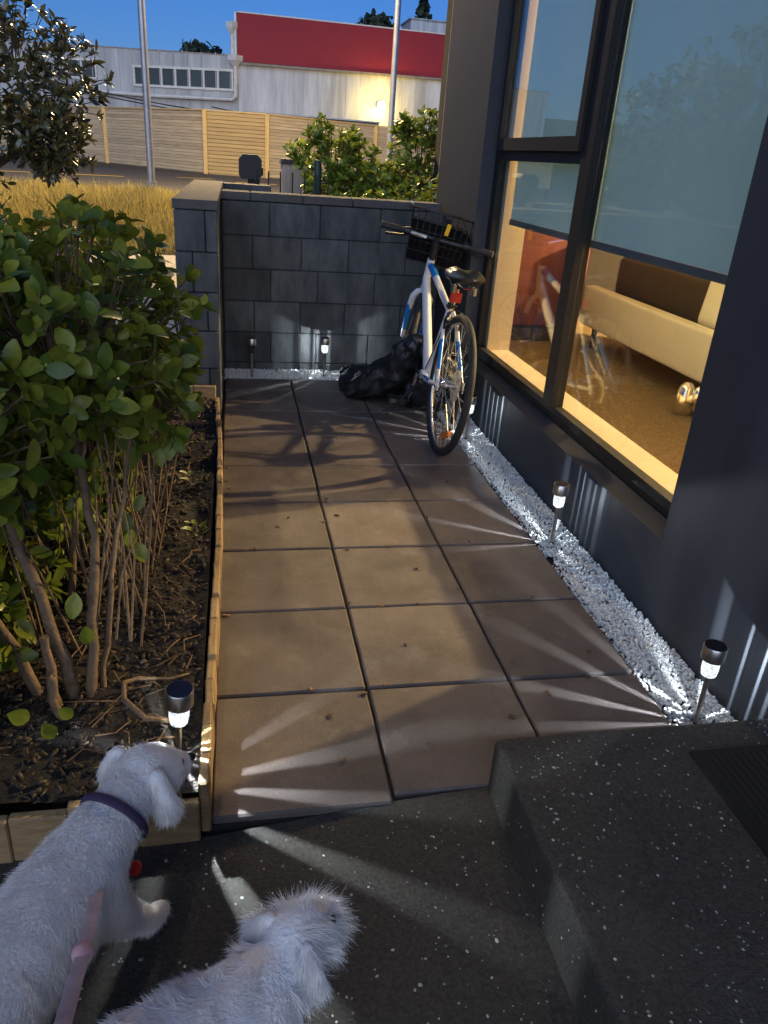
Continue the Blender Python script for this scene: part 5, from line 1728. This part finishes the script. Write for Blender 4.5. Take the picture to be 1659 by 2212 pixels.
part('coat', fur_mesh('coat', b1, 80000, len1, comb1, 0.00055, .28), 'fur', dog)
fw1 = (muz1 - head1).normalized()
part('nose', MB().lathe([(0.002, -.009), (.009, -.006), (.011, 0), (.008, .007), (.001, .010)], dl2(muz1 + fw1 * .030 + Vector((0, 0, .006))), 10), 'nose', dog, smooth=True)
rt1 = fw1.cross(Vector((0, 0, 1))).normalized()
for s in (-1, 1):
    part('eye', MB().lathe([(0.001, -.007), (.006, -.004), (.007, 0), (.006, .004), (.001, .007)], dl2(head1 + fw1 * .066 + rt1 * s * .026 + Vector((0, 0, .024))), 8), 'nose', dog, smooth=True)
    eb = blob_mesh('ear', [(dl2(head1 + rt1 * s * .05 + Vector((-.01, -.01, .038))), .016, dl2(head1 + rt1 * s * .074 + Vector((-.012, -.014, -.012))), .022)], 0.006, 2)
    eo = part('ear', eb, 'fur_skin', dog, smooth=True)
    part('ear_coat', fur_mesh('ear_coat', eb, 5000, lambda p: 0.018, lambda p, n_: n_ * .35 + np.array([0, 0, -1.0]), .0006, .2), 'fur', eo)
nk = Vector((-0.150, -0.588, 0.226)); nax = Vector((0.45, 0.83, 0.25))
part('collar', MB().ring(dl2(nk), nax, 0.0610, 0.0035, 40, 8, 2.4), 'collar', dog, smooth=True)
part('tag', MB().lathe([(.001, -.003), (.014, -.003), (.014, .003), (.001, .003)], seg=18, M4=Matrix.Translation(dl2((-0.120, -0.622, 0.140))) @ Matrix.Rotation(R_(70), 4, 'X')), 'red_tag', dog)
lsh = MB()
lp = [(-0.159, -0.577, 0.19), (-0.156, -0.681, 0.21), (-0.152, -0.787, 0.25), (-0.144, -0.888, 0.30), (-0.136, -0.989, 0.36), (-0.123, -1.094, 0.44), (-0.10, -1.25, 0.60), (-0.06, -1.42, 0.80)]
lsh.tube(lp, 0.010, 8, flat=.3)
ls_ = link('leash', lsh.mesh('leash'), 'leash', smooth='auto')
tag(ls_, 'pink dog leash running from the purple collar towards the camera', 'leash')
knot_m = mat('knot_pink', (0.66, 0.36, 0.34, 1), 0.7)
for q in (lp[3], lp[5]):
    part('knot', MB().lathe([(.002, -.016), (.012, -.010), (.015, 0), (.012, .010), (.002, .016)], q, 10), knot_m, ls_, smooth=True)

# second dog, seen from behind, shaggy head
dog2 = thing('dog', 'shaggy white dog seen from behind at the bottom of the path', 'dog', (0.0, -1.02, -0.02))
d2 = Vector((0.0, -1.02, -0.02))


def d2l(p): return Vector(p) - d2


head2 = Vector((0.138, -0.888, 0.278)); muz2 = head2 + Vector((.055, .05, -.025))
S2 = [((0.07, -0.955, 0.220), .080, (-0.04, -1.02, 0.235), .088), ((-0.04, -1.02, 0.235), .088, (-0.16, -1.09, 0.235), .088), ((0.080, -0.945, 0.245), .062, head2 - Vector((.02, .03, .02)), .044),
      (head2, .045, head2 + Vector((.012, .012, .002)), .043), (head2 + Vector((.02, .02, -.01)), .036, muz2, .025),
      ((0.11, -0.97, 0.16), .042, (0.115, -0.955, 0.06), .028), ((0.115, -0.955, 0.06), .028, (0.125, -0.935, 0.0), .024), ((0.04, -0.94, 0.16), .042, (0.035, -0.92, 0.06), .028), ((0.035, -0.92, 0.06), .028, (0.045, -0.90, 0.0), .024),
      ((-0.15, -1.17, 0.18), .055, (-0.12, -1.15, 0.09), .036), ((-0.12, -1.15, 0.09), .034, (-0.15, -1.18, 0.05), .026), ((-0.15, -1.18, 0.05), .026, (-0.13, -1.16, 0.005), .022),
      ((-0.19, -1.07, 0.18), .055, (-0.17, -1.04, 0.09), .036), ((-0.17, -1.04, 0.09), .034, (-0.2, -1.07, 0.05), .026), ((-0.2, -1.07, 0.05), .026, (-0.18, -1.05, 0.005), .022),
      ((-0.22, -1.14, 0.25), .024, (-0.25, -1.17, 0.32), .02)]
b2 = blob_mesh('body', [(d2l(a), ra, d2l(b), rb) for a, ra, b, rb in S2], 0.009)
part('body', b2, 'fur_skin', dog2, smooth=True)
h2l = d2l(head2)


def len2(p):
    d = (Vector(p) - h2l).length
    return 0.030 if d < 0.080 else (0.015 if p[2] > 0.12 else 0.011)


def comb2(p, n_):
    d = (Vector(p) - h2l).length
    if d < 0.080:
        q = np.array(p) - np.array(h2l + Vector((-.01, -.015, .045)))
        q = q / (np.linalg.norm(q) + 1e-6)
        return n_ * 0.45 + q * 0.75 + np.array([0.0, 0.0, -0.35])
    return n_ * 0.6 + np.array([-0.8, -0.5, -0.3])


part('coat', fur_mesh('coat', b2, 85000, len2, comb2, 0.00055, .60), 'fur', dog2)
fw2 = (muz2 - head2).normalized(); rt2 = fw2.cross(Vector((0, 0, 1))).normalized()
part('nose', MB().lathe([(0.002, -.009), (.009, -.006), (.011, 0), (.008, .007), (.001, .010)], d2l(muz2 + fw2 * .030), 10), 'nose', dog2, smooth=True)
for s in (-1, 1):
    part('eye', MB().lathe([(0.001, -.007), (.006, -.004), (.007, 0), (.006, .004), (.001, .007)], d2l(head2 + fw2 * .058 + rt2 * s * .022 + Vector((0, 0, .02))), 8), 'nose', dog2, smooth=True)
    eb = blob_mesh('ear', [(d2l(head2 + rt2 * s * .036 + Vector((-.010, -.010, .024))), .012, d2l(head2 + rt2 * s * .054 + Vector((-.012, -.012, -.006))), .014)], 0.006, 2)
    eo = part('ear', eb, 'fur_skin', dog2, smooth=True)
    part('ear_coat', fur_mesh('ear_coat', eb, 5000, lambda p: 0.024, lambda p, n_: n_ * .4 + np.array([-.2, -.1, -.8]), .0006, .3), 'fur', eo)
